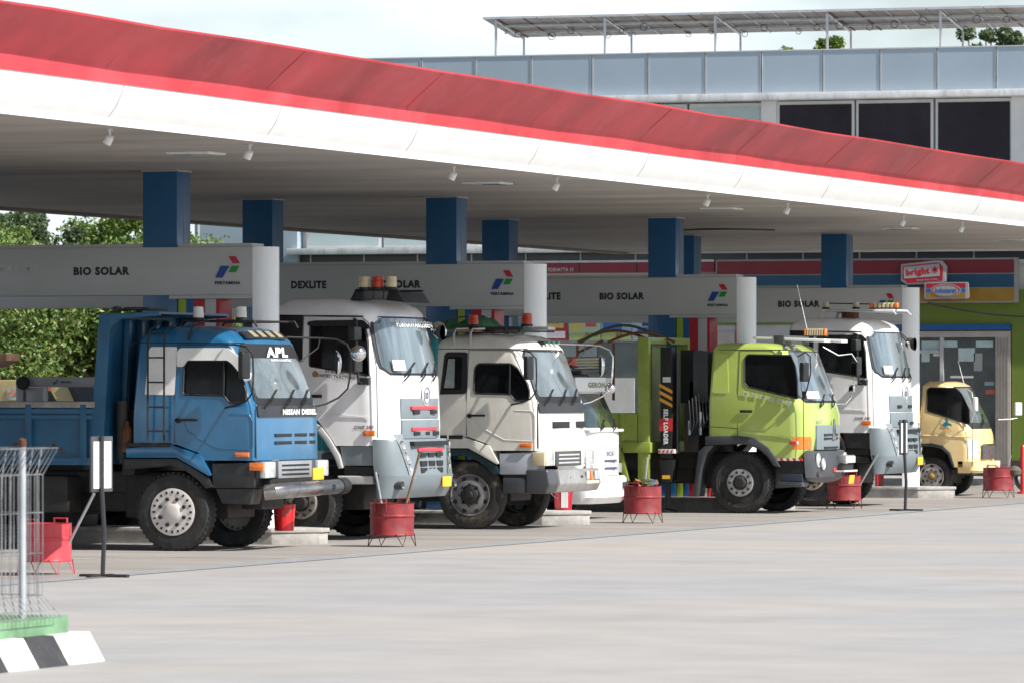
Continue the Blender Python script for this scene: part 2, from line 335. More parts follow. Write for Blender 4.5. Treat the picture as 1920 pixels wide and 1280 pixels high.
b = MB(); b.box(XB - CX - .02, XB - CX + .23, Y0C - CY, Y1C - CY, ZC - .05, ZC + .6, mat('brown rear fascia', (.22, .19, .17), .6)); b.box(XB - CX + .24, XE - CX + .5, Y1C - CY, Y1C - CY + .15, ZC - .04, ZC + .6, wf); b.build('rear_fascia', canopy)
ISL = [73.97, 85.65, 97.35, 108.65]
seamb = mat('column joint', (.10, .16, .22), .4)
for i, Yc in enumerate(ISL):
    for Xc in (-30.6, -33.75):
        b = MB(); x = Xc - CX; y = Yc - CY; b.box(x - .26, x + .26, y - .25, y + .25, .2, ZC + .02, colb, .012); b.box(x + .2605, x + .263, y - .01, y + .01, .25, ZC - .01, seamb)
        b.box(x - .275, x + .275, y - .265, y + .265, ZC - .02, ZC + .01, sof)
        b.build('column', canopy)
b = MB(); b.tube([(-31.9 - CX + math.cos(a) * 1.1, 106.5 - CY + math.sin(a) * 2.2, ZC - .005) for a in [R(-150 + 120 * k / 24) for k in range(25)]], .03, black, 6); b.build('soffit_gap', canopy)
# spotlights under the edge
def spotlight():
    t = thing('spotlight', '', 'spotlight', group='spotlights under the canopy edge')
    b = MB(); b.lathe([(.05, 0), (.055, -.03), (.02, -.035), (.02, -.14)], whitep, 12); b.box(-.07, .07, -.012, .012, -.16, -.13, whitep, .004); b.build('bracket', t)
    M = Matrix.Translation((-.03, 0, -.2)) @ Matrix.Rotation(R(28), 4, 'Y')
    b = MB(); b.lathe([(.045, .09), (.075, .06), (.08, -.06), (.075, -.075), (.06, -.07)], whitep, 16, M); b.build('lamp_head', t)
    return t
sp0 = spotlight()
names = ['leftmost spotlight of the row under the white canopy edge', 'second white spotlight from the left, above the first blue column gap', 'white spotlight hanging over the third blue column from the left', 'white spotlight hanging just right of the column above the second pylon sign',
         'white spotlight hanging right of the fifth blue column, fifth from the left', 'white spotlight hanging left of the farthest blue column', 'white spotlight right of the farthest blue column, second from the right', 'rightmost spotlight of the row under the white canopy edge']
for i, (u, v) in enumerate([(206, 237), (468, 264), (851, 306), (1044, 330), (1327, 364), (1477, 379), (1694, 405), (1804, 419)]):
    o = sp0 if i == 0 else copy_tree(sp0); yy, zz = onX(u, v, XE - .45); o.location = (XE - .45, yy, ZC); o.scale = (.66,) * 3; o.rotation_euler = (0, 0, R([5, -8, 3, 10, -4, 6, 0, -6][i])); o['label'] = names[i]
names = ['flat square ceiling light nearest the left, set between first two spotlights', 'flat square ceiling light in the soffit right of the third blue column', 'flat square ceiling light right of the wide middle column', 'flat square ceiling light near the right end of the soffit', 'flat square ceiling light at the far right edge of the soffit']
cl0 = None
for i, (u, v) in enumerate([(367, 286), (914, 342), (1353, 390), (1690, 427), (1898, 449)]):
    if cl0 is None:
        cl0 = thing('ceiling_light', '', 'light', group='square lights in the canopy soffit')
        b = MB(); b.box(-.3, .3, -.3, .3, -.03, 0, whitep, .01); b.build('frame', cl0); b = MB(); b.box(-.25, .25, -.25, .25, -.036, -.031, lamp); b.build('diffuser', cl0); o = cl0
    else: o = copy_tree(cl0)
    o.location = (*onZ(u, v, ZC), ZC); o['label'] = names[i]

# ------------------------------------------------------------------ pump islands, signs, striped panels
def pertamina(parent, cx, cz, y, sc, texth=True):      # the three-piece emblem on a side-facing panel
    for nm, pts, m in (('emblem_red', [(1712, 405), (1768, 405), (1802, 458), (1745, 458)], logor), ('emblem_blue', [(1650, 475), (1720, 475), (1665, 562), (1608, 562)], logob), ('emblem_green', [(1738, 475), (1798, 475), (1770, 523), (1712, 523)], logog)):
        b = MB(); b.prism([(cx + (p[0] - 1705) * sc, cz - (p[1] - 484) * sc) for p in pts], 'y', y - .006, y, m); b.build(nm, parent)
    if texth: text('brand_lettering', 'PERTAMINA', parent, ink, (cx, y - .004, cz - 116 * sc), 202 * sc, 25 * sc, bold=.04)
isl_lab = ['concrete pump island under the first sign, beside the blue truck', 'concrete pump island under the second sign, in front of the cream truck', 'concrete pump island behind the lime green truck wheel', 'concrete pump island beside the pale yellow truck, farthest right']
sg_lab = ['white overhead fuel sign with ghost lettering and BIO SOLAR, nearest left', 'white overhead fuel sign with DEXLITE and BIO SOLAR above the tall white truck', 'white overhead fuel sign above the lime green truck, lettering cut off at left', 'white overhead fuel sign farthest right, above the second tall white truck']
for i, Yc in enumerate(ISL):
    il = thing('pump_island', isl_lab[i], 'pump island', (-34, Yc, 0), group='raised pump islands')
    def outline(g): return [(-7.5 - g, -.55 - g), (5.2, -.55 - g), (5.76 + g, -.16), (5.76 + g, .16), (5.2, .55 + g), (-7.5 - g, .55 + g)]
    b = MB(); b.prism(outline(0), 'z', 0, .165, concr, .01); b.build('kerb_base', il)
    b = MB(); b.prism(outline(.03), 'z', .166, .225, concr, .015); b.build('top_slab', il)
    sg = thing('fuel_sign', sg_lab[i], 'sign', (-29.2, Yc, .226), group='overhead fuel signs')
    zt = 4.13 - .226; zb = zt - .67
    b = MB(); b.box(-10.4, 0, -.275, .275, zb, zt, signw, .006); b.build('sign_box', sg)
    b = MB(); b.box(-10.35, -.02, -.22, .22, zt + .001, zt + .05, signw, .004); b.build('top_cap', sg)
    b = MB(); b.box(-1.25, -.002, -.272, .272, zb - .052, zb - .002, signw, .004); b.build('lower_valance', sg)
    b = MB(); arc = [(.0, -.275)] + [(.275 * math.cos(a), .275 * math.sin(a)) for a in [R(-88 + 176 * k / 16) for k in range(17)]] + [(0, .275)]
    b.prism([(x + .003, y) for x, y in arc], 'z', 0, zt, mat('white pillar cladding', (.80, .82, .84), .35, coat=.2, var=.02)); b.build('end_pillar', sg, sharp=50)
    yl = -.278
    def loc(u, v): X, z = onY(u, v, Yc + yl); return X + 29.2, z - .226
    def tx(s, u0, u1, v0, v1, m=ink, bold=.055):
        a, z1 = loc(u0, v1); c, z0 = loc(u1, v0); text('lettering', s, sg, m, ((a + c) / 2, yl - .002, (z0 + z1) / 2), c - a, abs(z0 - z1), bold=bold)
    if i == 0:
        tx('BIO SOLAR', 138, 243, 516, 501); tx('PERTALITE', -42, 72, 513, 498, inkgh); lg = (427, 501)
    if i == 1:
        tx('BIO SOLAR', 697, 789, 540, 526); tx('DEXLITE', 546, 612, 541, 527); lg = (942, 525)
    if i == 2:
        tx('BIO SOLAR', 1124, 1208, 562, 549); tx('DEXLITE', 990, 1051, 562, 549); lg = (1346, 549)
    if i == 3:
        tx('BIO SOLAR', 1459, 1537, 576, 564); tx('DEXLITE', 1333, 1390, 576, 564); lg = (1660, 565)
    x, z = loc(*lg); pertamina(sg, x, z, yl, .00190)
    sp = thing('striped_panel', ['striped lime, blue, red and white pump surround behind the blue truck roof', 'striped lime, blue, red and white pump surround behind the cream truck roof', 'striped lime, blue, red and white pump surround left of the lime green cab', 'striped lime, blue, red and white pump surround hidden beyond the second tall white truck'][i], 'panel', (-30.6, Yc, .226), group='striped pump surrounds')
    x = .275
    for nm, wd, m in (('lime_stripe', .12, limes), ('blue_stripe', .11, blues), ('red_stripe', .17, reds), ('white_stripe', .17, signw), ('red_edge', .05, reds)):
        b = MB(); b.box(x, x + wd - .002, -.24, .24, 0, zb - .056, m, .004); b.build(nm, sp); x += wd
    # fuel dispensers
    for j, xx in enumerate((-32.2, -36.0)):
        dp = thing('fuel_dispenser', ['white fuel dispenser behind the first striped panel', 'white fuel dispenser with hose arm behind the blue tipper body', 'white fuel dispenser behind the second striped panel', 'white fuel dispenser at the rear of the second island', 'white fuel dispenser behind the third striped panel', 'white fuel dispenser at the rear of the third island', 'white fuel dispenser behind the fourth striped panel', 'white fuel dispenser at the rear of the fourth island'][i * 2 + j], 'fuel dispenser', (xx, Yc, .226), group='fuel dispensers on the islands')
        b = MB(); b.box(-.45, .45, -.25, .25, 0, .9, dgreyb, .03); b.box(-.43, .43, -.24, .24, .905, 1.55, signw, .03); b.build('body', dp)
        b = MB(); b.box(-.25, .25, -.256, -.242, 1.1, 1.4, glass); b.build('display', dp)
        b = MB(); b.tube([(.47, -.1, 1.3), (.6, -.12, 1.2), (.62, -.12, .5), (.55, -.1, .25), (.5, -.08, .6), (.47, -.05, .8)], .016, black, 8); b.build('hose', dp)
        if i == 0 and j == 1: first_disp = dp
# arm with small emblem, seen over the tipper side
ar = thing('hose_gantry', 'pale grey hose gantry with small emblem, seen over the blue tipper side', 'hose gantry', (-36.0, 75.6, 0))
x0, z0 = onY(38, 725, 75.6); x1, z1 = onY(230, 706, 75.6)
b = MB(); b.box(x0 + 36, x1 + 36, -.09, .09, z0, z1, signw, .01); b.build('beam', ar)
xa = onY(35, 700, 75.6)[0] + 36; xb = onY(48, 700, 75.6)[0] + 36
b = MB(); b.box(xa, xb, -.1, .1, 0, z1 - .004, signw, .01); b.box(xb + .05, xb + .32, -.09, .09, 0, z0 - .004, signw, .01); b.build('post', ar)
b = MB(); b.lathe([(.09, -.05), (.1, 0), (.09, .05)], black, 16, Matrix.Translation((xb + .02, -.14, z0 + .06)) @ Matrix.Rotation(R(90), 4, 'X')); b.build('hose_reel', ar)
pertamina(ar, onY(104, 715, 75.5)[0] + 36, (z0 + z1) / 2, -.091, .00045, False)
text('brand_lettering', 'PERTAMINA', ar, ink, (onY(124, 715, 75.5)[0] + 36, -.095, (z0 + z1) / 2), .17, .03)
b = MB(); b.tube([(.65 + .04 * math.cos(a), 0, z1 + .05 + .05 * math.sin(a)) for a in [math.pi * 2 * k / 12 for k in range(13)]], .008, black, 6); b.build('lifting_eye', ar)

exec_trucks = True
# ------------------------------------------------------------------ truck toolkit
class Fr:
    def __init__(s, X0, Y0, W): s.X0, s.Y0, s.W = X0, Y0, W
    def S(s, u, v, y=0.0): X, z = onY(u, v, s.Y0 + y); return (X - s.X0, z)
    def F(s, u, v, x=0.0): Y, z = onX(u, v, s.X0 + x); return (Y - s.Y0 - s.W / 2, z)
    def SS(s, pts, y=0.0): return [s.S(u, v, y) for u, v in pts]
class Cab:
    """levels: (z, x back, x front, half width, front corner radius, bow of the front)"""
    def __init__(s, levels): s.L = levels
    def lv(s, z):
        L = s.L
        if z <= L[0][0]: return L[0]
        for a, b in zip(L, L[1:]):
            if z <= b[0]:
                t = (z - a[0]) / (b[0] - a[0]); return tuple(p + (q - p) * t for p, q in zip(a, b))
        return L[-1]
    def fx(s, y, z):                       # front surface
        _, xb, xf, hw, r, bow = s.lv(z); ay = min(abs(y), hw - .002)
        x = xf - bow * (ay / hw) ** 2
        if ay > hw - r: q = ay - (hw - r); x -= r - math.sqrt(max(r * r - q * q, 0))
        return x
    def ring(s, z, nf=13):
        _, xb, xf, hw, r, bow = s.lv(z); P = []; rb = .06
        for k in range(4): a = R(180 + 30 * k); P.append((xb + rb + rb * math.cos(a), -hw + rb + rb * math.sin(a)))
        ys = []
        for k in range(8): a = R(90 * k / 7); ys.append(-(hw - r) - r * math.cos(a) if False else -(hw - r) - r * math.sin(R(90 - 90 * k / 7)))
        n = 7; mid = [-(hw - r) + 2 * (hw - r) * k / (n + 1) for k in range(1, n + 1)]
        ysf = ys + mid + [-y for y in reversed(ys)]
        for y in ysf: P.append((s.fx(y, z) if abs(y) < hw - .001 else xf - bow - r, y))
        for k in range(4): a = R(90 + 30 * k); P.append((xb + rb + rb * math.cos(a), hw - rb + rb * math.sin(a)))
        return [(x, y, z) for x, y in P]
    def mb(s, m):
        rings = []; zs = [l[0] for l in s.L]
        for z in zs: rings.append(s.ring(z))
        n = len(rings[0]); V = [p for r_ in rings for p in r_]; F = []
        for i in range(len(rings) - 1):
            for k in range(n): F.append((i * n + k, i * n + (k + 1) % n, (i + 1) * n + (k + 1) % n, (i + 1) * n + k))
        F.append(tuple(range(n))); F.append(tuple((len(rings) - 1) * n + k for k in range(n)))
        b = MB(); b.add(V, F, m); return b
    def sidepanel(s, pts, m, name, parent, off=.004, thick=.01, sides=(-1, 1), both=True):   # a panel lying on the side surface
        obs = []
        for sd in (sides if both else (-1,)):
            n = len(pts); V = []
            for o in (off, off - thick): V += [(x if sd < 0 else min(x, s.fx(s.lv(z)[3] - .035, z) - .02), sd * (s.lv(z)[3] + o), z) for x, z in pts]
            F = [tuple(range(n)), tuple(range(n, 2 * n))] + [(i, (i + 1) % n, n + (i + 1) % n, n + i) for i in range(n)]
            b = MB(); b.add(V, F, m); obs.append(b.build(name, parent, flat=True))
        return obs
    def frontpanel(s, y0, y1, z0, z1, m, name, parent, off=.012, r=.1, ny=18, nz=9, ybot=None):
        P = []
        for i in range(nz + 1):
            z = z0 + (z1 - z0) * i / nz; e = min(z - z0, z1 - z); sh = 0
            if e < r: sh = r - math.sqrt(max(r * r - (r - e) ** 2, 0))
            dh = (max(l[3] for l in s.L) - s.lv(z)[3]) * 1.15; hw_ = max(l[3] for l in s.L)
            a, c = y0 + sh + (dh if y0 < -.5 * hw_ else 0), y1 - sh - (dh if y1 > .5 * hw_ else 0); P.append([(s.fx(a + (c - a) * j / ny, z) + off, (a + (c - a) * j / ny) * 1.0, z) for j in range(ny + 1)])
        b = MB(); b.grid(P, m)
        # a rim behind so the panel has an edge
        Q = [P[0], [(x - off - .01, y, z) for x, y, z in P[0]]]; b.grid(Q, m); Q = [P[-1], [(x - off - .01, y, z) for x, y, z in P[-1]]]; b.grid(Q, m)
        for j in (0, -1): b.grid([[r_[j] for r_ in P], [(r_[j][0] - off - .01, r_[j][1], r_[j][2]) for r_ in P]], m)
        return b.build(name, parent)
def seamline(parent, cab, pts, m=black, w_=.007, name='door_seam', sides=(-1,)):
    for sd in sides:
        b = MB(); b.tube([(x, sd * (cab.lv(z)[3] + .0005), z) for x, z in pts], w_, m, 4); b.build(name, parent)
def wheel(parent, x, y, Rr, wd, side, rimstyle='holes', tm=None, rimR=None, rimm=None, lug=True, dual=False):
    """y is the outer face; side -1 near, +1 far"""
    tm = tm or tyrem; rimm = rimm or steel; rr = rimR or Rr * .53
    M = Matrix.Translation((x, y, Rr)) @ Matrix.Rotation(R(90) if side < 0 else R(-90), 4, 'X')   # lathe z -> outward
    b = MB(); D = -wd
    b.lathe([(rr * .97, -.03), (rr, -.012), (rr + .03, 0), (Rr * .80, .004), (Rr * .93, -.012), (Rr * .985, -.045), (Rr, -.075), (Rr, D + .075), (Rr * .985, D + .045), (Rr * .93, D + .01), (Rr * .8, D), (rr, D + .02)], tm, 56, M, closed=True)
    if lug:
        n = 44
        for k in range(n):
            a = 2 * math.pi * k / n; T = M @ Matrix.Rotation(a, 4, 'Z')
            b.box(Rr * .955, Rr + .003, -.015, .015, -.10, -.03, tm, 0, T)
            T2 = M @ Matrix.Rotation(a + math.pi / n, 4, 'Z'); b.box(Rr * .955, Rr + .003, -.015, .015, D + .03, D + .1, tm, 0, T2)
        for q in (.38, .62):
            b.lathe([(Rr - .01, D * q - .02), (Rr + .006, D * q - .015), (Rr + .006, D * q + .015), (Rr - .01, D * q + .02)], tm, 56, M, closed=True)
    wh = b.build('wheel', parent)
    b = MB()
    dk = mat('wheel hole shadow grey', (.02, .02, .02), .8)
    if rimstyle == 'cover':       # white domed wheel cover with a ring of slots and bolts
        b.lathe([(rr, -.02), (rr * 1.0, .006), (rr * .94, .012), (rr * .74, .010), (rr * .46, .006), (rr * .40, .012), (rr * .34, .03), (rr * .24, .042), (.01, .044)], rimm, 48, M)
        for k in range(20):
            T = M @ Matrix.Rotation(2 * math.pi * k / 20, 4, 'Z'); b.box(rr * .79, rr * .90, -.014, .014, -.02, .0155, dk, 0, T)
        for k in range(8):
            T = M @ Matrix.Rotation(2 * math.pi * (k + .5) / 8, 4, 'Z') @ Matrix.Translation((rr * .58, 0, .0)); b.lathe([(.026, 0), (.026, .03), (.012, .034)], dk, 10, T)
    elif rimstyle == 'bright':    # polished hub flange with ten nuts, deep dark dish
        b.lathe([(rr, -.03), (rr * .99, -.01), (rr * .95, -.01), (rr * .93, -.05), (rr * .58, -.05)], tm, 40, M)
        b.lathe([(rr * .60, -.05), (rr * .60, -.005), (rr * .56, .008), (rr * .33, .008), (rr * .30, -.02)], rimm, 40, M)
        b.lathe([(rr * .30, -.03), (rr * .27, .04), (rr * .2, .06), (.01, .062)], dk, 24, M)
        for k in range(10):
            T = M @ Matrix.Rotation(2 * math.pi * k / 10, 4, 'Z') @ Matrix.Translation((rr * .46, 0, .006)); b.lathe([(.026, 0), (.026, .004), (.02, .03), (.01, .034)], chas, 8, T)
    else:                          # pressed steel disc with hand holes
        b.lathe([(rr, -.03), (rr * 1.0, .004), (rr * .96, .004), (rr * .93, -.03), (rr * .84, -.045), (rr * .80, -.02), (rr * .60, .0), (rr * .5, .0), (rr * .46, -.02), (.02, -.02)], rimm, 48, M)
        for k in range(8 if rimstyle == 'holes' else 6):
            T = M @ Matrix.Rotation(2 * math.pi * (k + .5) / (8 if rimstyle == 'holes' else 6), 4, 'Z') @ Matrix.Translation((rr * .80, 0, -.035)); b.lathe([(.036, 0), (.036, .022)], dk, 12, T)
        hc = mat('dull gold hub', (.24, .15, .04), .6)
        b.lathe([(rr * (.44 if rimstyle == 'holes' else .30), -.02), (rr * (.44 if rimstyle == 'holes' else .28), .01), (rr * (.36 if rimstyle == 'holes' else .25), .03), (rr * .20, .04), (rr * .16, .09), (.01, .095)], chas if rimstyle == 'holes' else hc, 24, M)
        for k in range(8):
            T = M @ Matrix.Rotation(2 * math.pi * k / 8, 4, 'Z') @ Matrix.Translation((rr * .52, 0, .0)); b.lathe([(.02, 0), (.018, .03), (.01, .034)], chas, 8, T)
    b.build('rim', wh)
    return wh
def chassis(root, xr, W, zt=1.0, tank=True, rear=(), Rr=.52, wd=.27):
    b = MB()
    for sd in (-1, 1): b.box(xr, -.25, sd * .38 - .04, sd * .38 + .04, zt - .28, zt, chas, .008)
    for k in range(int(-xr / .9)): b.box(-.6 - k * .9, -.5 - k * .9, -.34, .34, zt - .22, zt - .05, chas)
    b.build('chassis_frame', root)
    b = MB(); b.box(-2.2, -.7, -.5, .5, .42, 1.05, chas, .05); b.box(-3.3, -2.25, -.3, .3, .5, .9, chas, .05); b.tube([(-1.45, -W / 2 + .3, Rr), (-1.45, W / 2 - .3, Rr)], .07, chas, 10); b.build('engine', root)
    if tank:
        b = MB(); b.box(-3.9, -2.75, -W / 2 + .06, -W / 2 + .55, .5, 1.0, chas, .06); b.build('fuel_tank', root)
        b = MB(); b.box(-3.5, -2.75, W / 2 - .5, W / 2 - .08, .55, .98, chas, .04); b.build('battery_box', root)
        b = MB(); 
        for z in (.62, .82): b.tube([(-4.05, -W / 2 + .03, z), (-5.9, -W / 2 + .03, z)], .022, chas, 6)
        for x in (-4.1, -5.0, -5.85): b.box(x, x + .05, -W / 2 + .03, -W / 2 + .3, .6, .95, chas)
        b.tube([(-3.0, -.6, .55), (-3.0, .6, .55)], .1, chas, 12)
        b.build('side_guard', root)
    for xa in rear:
        for sd in (-1, 1):
            wheel(root, xa, sd * (W / 2 - .05), Rr, wd * 2 + .04, sd, 'holes', lug=False, rimm=chas)
        b = MB(); b.tube([(xa, -W / 2 + .4, Rr), (xa, W / 2 - .4, Rr)], .1, chas, 10); b.build('rear_axle', root)
def mirror(root, name, pts, r, m=black, n=8):
    b = MB(); b.tube(pts, r, m, n); return b.build(name, root)
def mirror_head(root, c, w_, h_, d_=.07, m=blackp, rz=0.0, name='mirror_head', facem=None):
    M = Matrix.Translation(c) @ Matrix.Rotation(rz, 4, 'Z'); b = MB()
    b.box(-d_ / 2, d_ / 2, -w_ / 2, w_ / 2, -h_ / 2, h_ / 2, m, .03, M, seg=3)
    b.box(-d_ / 2 - .004, -d_ / 2 - .001, -w_ / 2 + .025, w_ / 2 - .025, -h_ / 2 + .03, h_ / 2 - .03, facem or glass, 0, M); return b.build(name, root)
def round_mirror(root, c, r, m=chrome, rz=0.0, tilt=0.0):
    M = Matrix.Translation(c) @ Matrix.Rotation(rz, 4, 'Z') @ Matrix.Rotation(R(90) + tilt, 4, 'Y')
    b = MB(); b.lathe([(r, 0), (r * .97, .02), (r * .75, .06), (r * .4, .085), (.01, .092)], m, 24, M); b.lathe([(r * .93, -.006), (.01, -.006)], black, 24, M); return b.build('round_mirror', root)
def beacon(root, c, m, r=.075, h=.13, name='beacon'):
    b = MB(); M = Matrix.Translation(c); b.lathe([(r * 1.15, -.03), (r * 1.15, 0), (r, .005)], black, 16, M); b.lathe([(r, .006), (r * 1.02, h * .5), (r * .96, h * .55), (r * .94, h * .95), (r * .8, h), (.01, h + .004)], m, 20, M); return b.build(name, root)
def wiper(root, cab, y0, z0, y1, z1):
    b = MB(); P = [(cab.fx(y0, z0) + .04, y0, z0), (cab.fx((y0 + y1) / 2, (z0 + z1) / 2) + .06, (y0 + y1) / 2, (z0 + z1) / 2), (cab.fx(y1, z1) + .03, y1, z1)]
    b.tube(P, .012, black, 5); q = P[1]; L = .28
    b.tube([(cab.fx(y1 - L, z1 - .1) + .03, y1 - L, z1 - .1), (cab.fx(y1 + L * .7, z1 + .1) + .03, y1 + L * .7, z1 + .1)], .012, black, 5); b.build('wiper', root)
def slats(b, y0, y1, z0, z1, x, m, nz=3, ny=3, gap=.25, dx=.02):
    for i in range(nz):
        for j in range(ny):
            a = y0 + (y1 - y0) * j / ny; c = y0 + (y1 - y0) * (j + 1) / ny; d = z0 + (z1 - z0) * i / nz; e = z0 + (z1 - z0) * (i + 1) / nz
            ga = (c - a) * gap / 2; gd = (e - d) * gap / 2; b.box(x, x + dx, a + ga, c - ga, d + gd, e - gd, m)

# ------------------------------------------------------------------ blue and cream trucks: one older cab shape
FB = Fr(-27.66, 70.0, 2.42)
def cab_old(root, fr, paint, variant):
    F = FB; hw = 1.21
    S = F.S
    zb = S(480, 862)[1]; zbelt = S(480, 760)[1]; zws = S(454, 642)[1]; zr = S(400, 612)[1]
    xb = S(247, 800)[0]
    cab = Cab([(zb - .005, xb, 0, hw, .07, .06), (zb + .04, xb, .0, hw, .08, .06), (S(0, 800)[1] if False else 1.75, xb, -.005, hw, .09, .06), (zbelt, xb + .01, -.03, hw - .005, .10, .06),
               (zws, xb + .07, -.33, hw - .06, .14, .06), (zws + .07, xb + .10, -.37, hw - .075, .2, .08), (zws + .14, xb + .17, -.45, hw - .12, .24, .1), (zr - .015, xb + .28, -.56, hw - .22, .28, .12), (zr + .01, xb + .5, -.8, hw - .42, .3, .12)])
    body = cab.mb(paint).build('cab', root)
    # wheel arch: everything below the slanting fender line is cut away
    arch = F.SS([(200, 837), (330, 832), (372, 848), (398, 884), (400, 930), (200, 930)])
    c = MB(); c.prism(arch, 'y', -2, 2, paint)
    win = F.SS([(342, 739), (343, 685), (350, 675), (420, 675), (435, 685), (455, 715), (461, 735), (459, 754), (430, 755), (420, 741)])
    win = smoothpoly(win, .04, 3)
    for sd in (-1, 1):
        c.prism(win, 'y', sd * 1.0, sd * 1.5, black)
    qwin = F.SS([(271, 735), (277, 655), (281, 650), (330, 650), (327, 740), (271, 739)] if variant == 'blue' else [(271, 741), (279, 656), (284, 650), (328, 650), (327, 740), (276, 741)])
    cut(body, c)
    cab.sidepanel(win, glass, 'side_window', root, off=-.03, thick=.02)
    seamline(root, cab, win + [win[0]], black, .014, 'window_seal')
    b = MB(); x_ = S(418, 700)[0]; b.tube([(x_, -cab.lv(S(0, 741)[1])[3] - .002, S(0, 742)[1]), (x_, -cab.lv(S(0, 675)[1])[3] - .002, S(0, 675)[1])], .015, black, 6); b.build('window_divider', root)
    if variant == 'blue':
        cab.sidepanel(smoothpoly(qwin, .03, 3), whitep, 'quarter_panel', root, off=.006, both=False)
        vis = F.SS([(331, 687), (331, 658), (337, 652), (426, 652), (446, 668), (470, 700), (468, 712), (461, 714), (437, 684), (426, 675), (350, 675), (343, 687)])
        cab.sidepanel(smoothpoly(vis, .025, 3), whitep, 'window_visor', root, off=.035, thick=.04, both=False)
    else:
        q = smoothpoly(qwin, .05, 4); cab.sidepanel(q, black, 'quarter_window_seal', root, off=.012, both=True)
        q2 = shrink(q, .07); cab.sidepanel(q2, glass, 'quarter_window', root, off=.016, both=True)
        xm_ = [p[0] for p in q2]; zm_ = [p[1] for p in q2]; a_, c_2 = min(xm_) + .03, min(xm_) + (max(xm_) - min(xm_)) * .6
        cab.sidepanel([(a_ - .02, min(zm_) + .03), (c_2, min(zm_) + .03), (c_2, max(zm_) - .03), (a_ + .04, max(zm_) - .03)], mat('pale quarter glass', (.27, .31, .30), .15, coat=.8, var=.25, vscale=5), 'pale_window_part', root, off=.018, both=False)  # paler rear part of the near quarter window
    seamline(root, cab, F.SS([(327.5, 830), (327.5, 742), (330, 646), (430, 646), (452, 670), (478, 735), (480.5, 860)]))
    seamline(root, cab, F.SS([(247, 640 + 3), (455, 643)]), black, .006, 'roof_gutter')
    seamline(root, cab, F.SS([(345, 790), (352, 808), (408, 839), (470, 842), (474, 836), (474, 790), (468, 777), (430, 775)]), paint, .006, 'door_crease')
    b = MB(); h0 = S(330, 787); h1 = S(368, 787); b.box(h0[0], h1[0], -hw - .045, -hw - .02, h0[1] - .012, h0[1] + .02, black, .006); b.lathe([(.04, -.0), (.03, .045)], black, 12, Matrix.Translation((h0[0] + .03, -hw, h0[1])) @ Matrix.Rotation(R(90), 4, 'X')); b.build('door_handle', root)
    # windscreen, lower black band and front panel
    cab.frontpanel(-hw + .11, hw - .11, zbelt - .02, zws - .01, black, 'windscreen_seal', root, .010, .12)
    cab.frontpanel(-hw + .15, hw - .15, zbelt + .10, zws - (.2 if variant == 'blue' else .05), wsm2, 'windscreen', root, .017, .10)
    cab.frontpanel(-hw + .13, hw - .10, zbelt - .15, zbelt - .0, blackp, 'cowl_panel', root, .022, .03)
    for y in (-.75, -.1, .5): wiper(root, cab, y - .15, zbelt - .03, y + .25, zbelt + .11)
    b = MB()
    for z_ in (1.54, 1.44) if variant == 'blue' else (1.60,):
        wds = ((-.55, .05), (.15, .62), (.72, 1.0)) if variant == 'blue' else ((-.55, .25), (.38, 1.05))
        for (a, c2) in wds: b.box(-.05, cab.fx((a + c2) / 2, z_) + .006, a, c2, z_ - (.022 if variant == 'blue' else .05), z_ + (.022 if variant == 'blue' else .05), black, .004)
    b.build('grille_slots', root)
    # raised front panel outline
    seamline(root, cab, [(-.035, zb + .03), (-.035, zbelt - .05)], black, .008, 'corner_seam')
    # skirts, bumper, lamps
    zlow = zb - .42
    b = MB()
    for a_, c_2 in ((-hw + .01, -hw + .4),): b.prism(F.SS([(397, 868), (478, 866), (476, 914), (398, 914)]), 'y', a_, c_2, blackp if variant == 'blue' else mat('pale grey plastic', (.42, .45, .5), .5), .012)
    b.build('step_panel', root)
    b = MB(); b.prism(F.SS([(402, 915), (474, 915), (466, 945), (414, 943)]), 'y', -hw + .04, -hw + .4, blackp, .01)
    b.build('step_well', root)
    b = MB(); b.box(-.16, .05, -hw + .05, hw - .05, zb - .24, zb - .012, dgreyb if variant == 'blue' else creamp, .02); b.build('lamp_panel', root)
    for sd in (-1, 1):
        b = MB(); b.box(.02, .10, sd * (hw - .42), sd * (hw - .03), zb - .24, zb - .02, lamp, .025); b.build('headlight', root)
        b = MB(); b.box(-.12, .085, sd * (hw - .23), sd * (hw + .008), zb - (.14 if variant == 'blue' else .24), zb - .03, orange if variant == 'blue' else beigel, .02); b.build('indicator', root)
    b = MB(); gx = .07
    b.box(.03, gx, -.62, .62, zb - .25, zb - .02, mat('silver grille', (.36, .38, .40), .35, .4, var=.1) if variant == 'blue' else dgreyb, .01)
    for k in range(3): b.box(gx, gx + .006, -.5, .5, zb - .21 + k * .06, zb - .185 + k * .06, black if variant == 'blue' else alu)
    b.build('lower_grille', root)
    b = MB(); p = S(442, 847); q = S(468, 856); b.box(p[0], q[0], -hw - .035, -hw + .002, q[1], p[1], orange, .012); b.build('side_indicator', root)
    # fender
    for sd in (-1, 1):
        ft = F.SS([(237, 839), (323, 833), (378, 853), (397, 890), (392, 892), (360, 873), (332, 857), (237, 857)])
        b = MB(); a, c2 = sd * (hw + .02), sd * (hw - .35); b.prism(ft, 'y', min(a, c2), max(a, c2), paint, .012); b.build('fender', root)
        fl = F.SS([(232, 859), (332, 859), (361, 876), (392, 896), (399, 912), (385, 915), (372, 900), (345, 880), (320, 872), (232, 880)])
        b = MB(); b.prism(fl, 'y', min(sd * (hw + .0), c2), max(sd * (hw + .0), c2), blackp if variant == 'blue' else mat('teal black plastic', (.012, .035, .045), .4), .012); b.build('fender_liner', root)
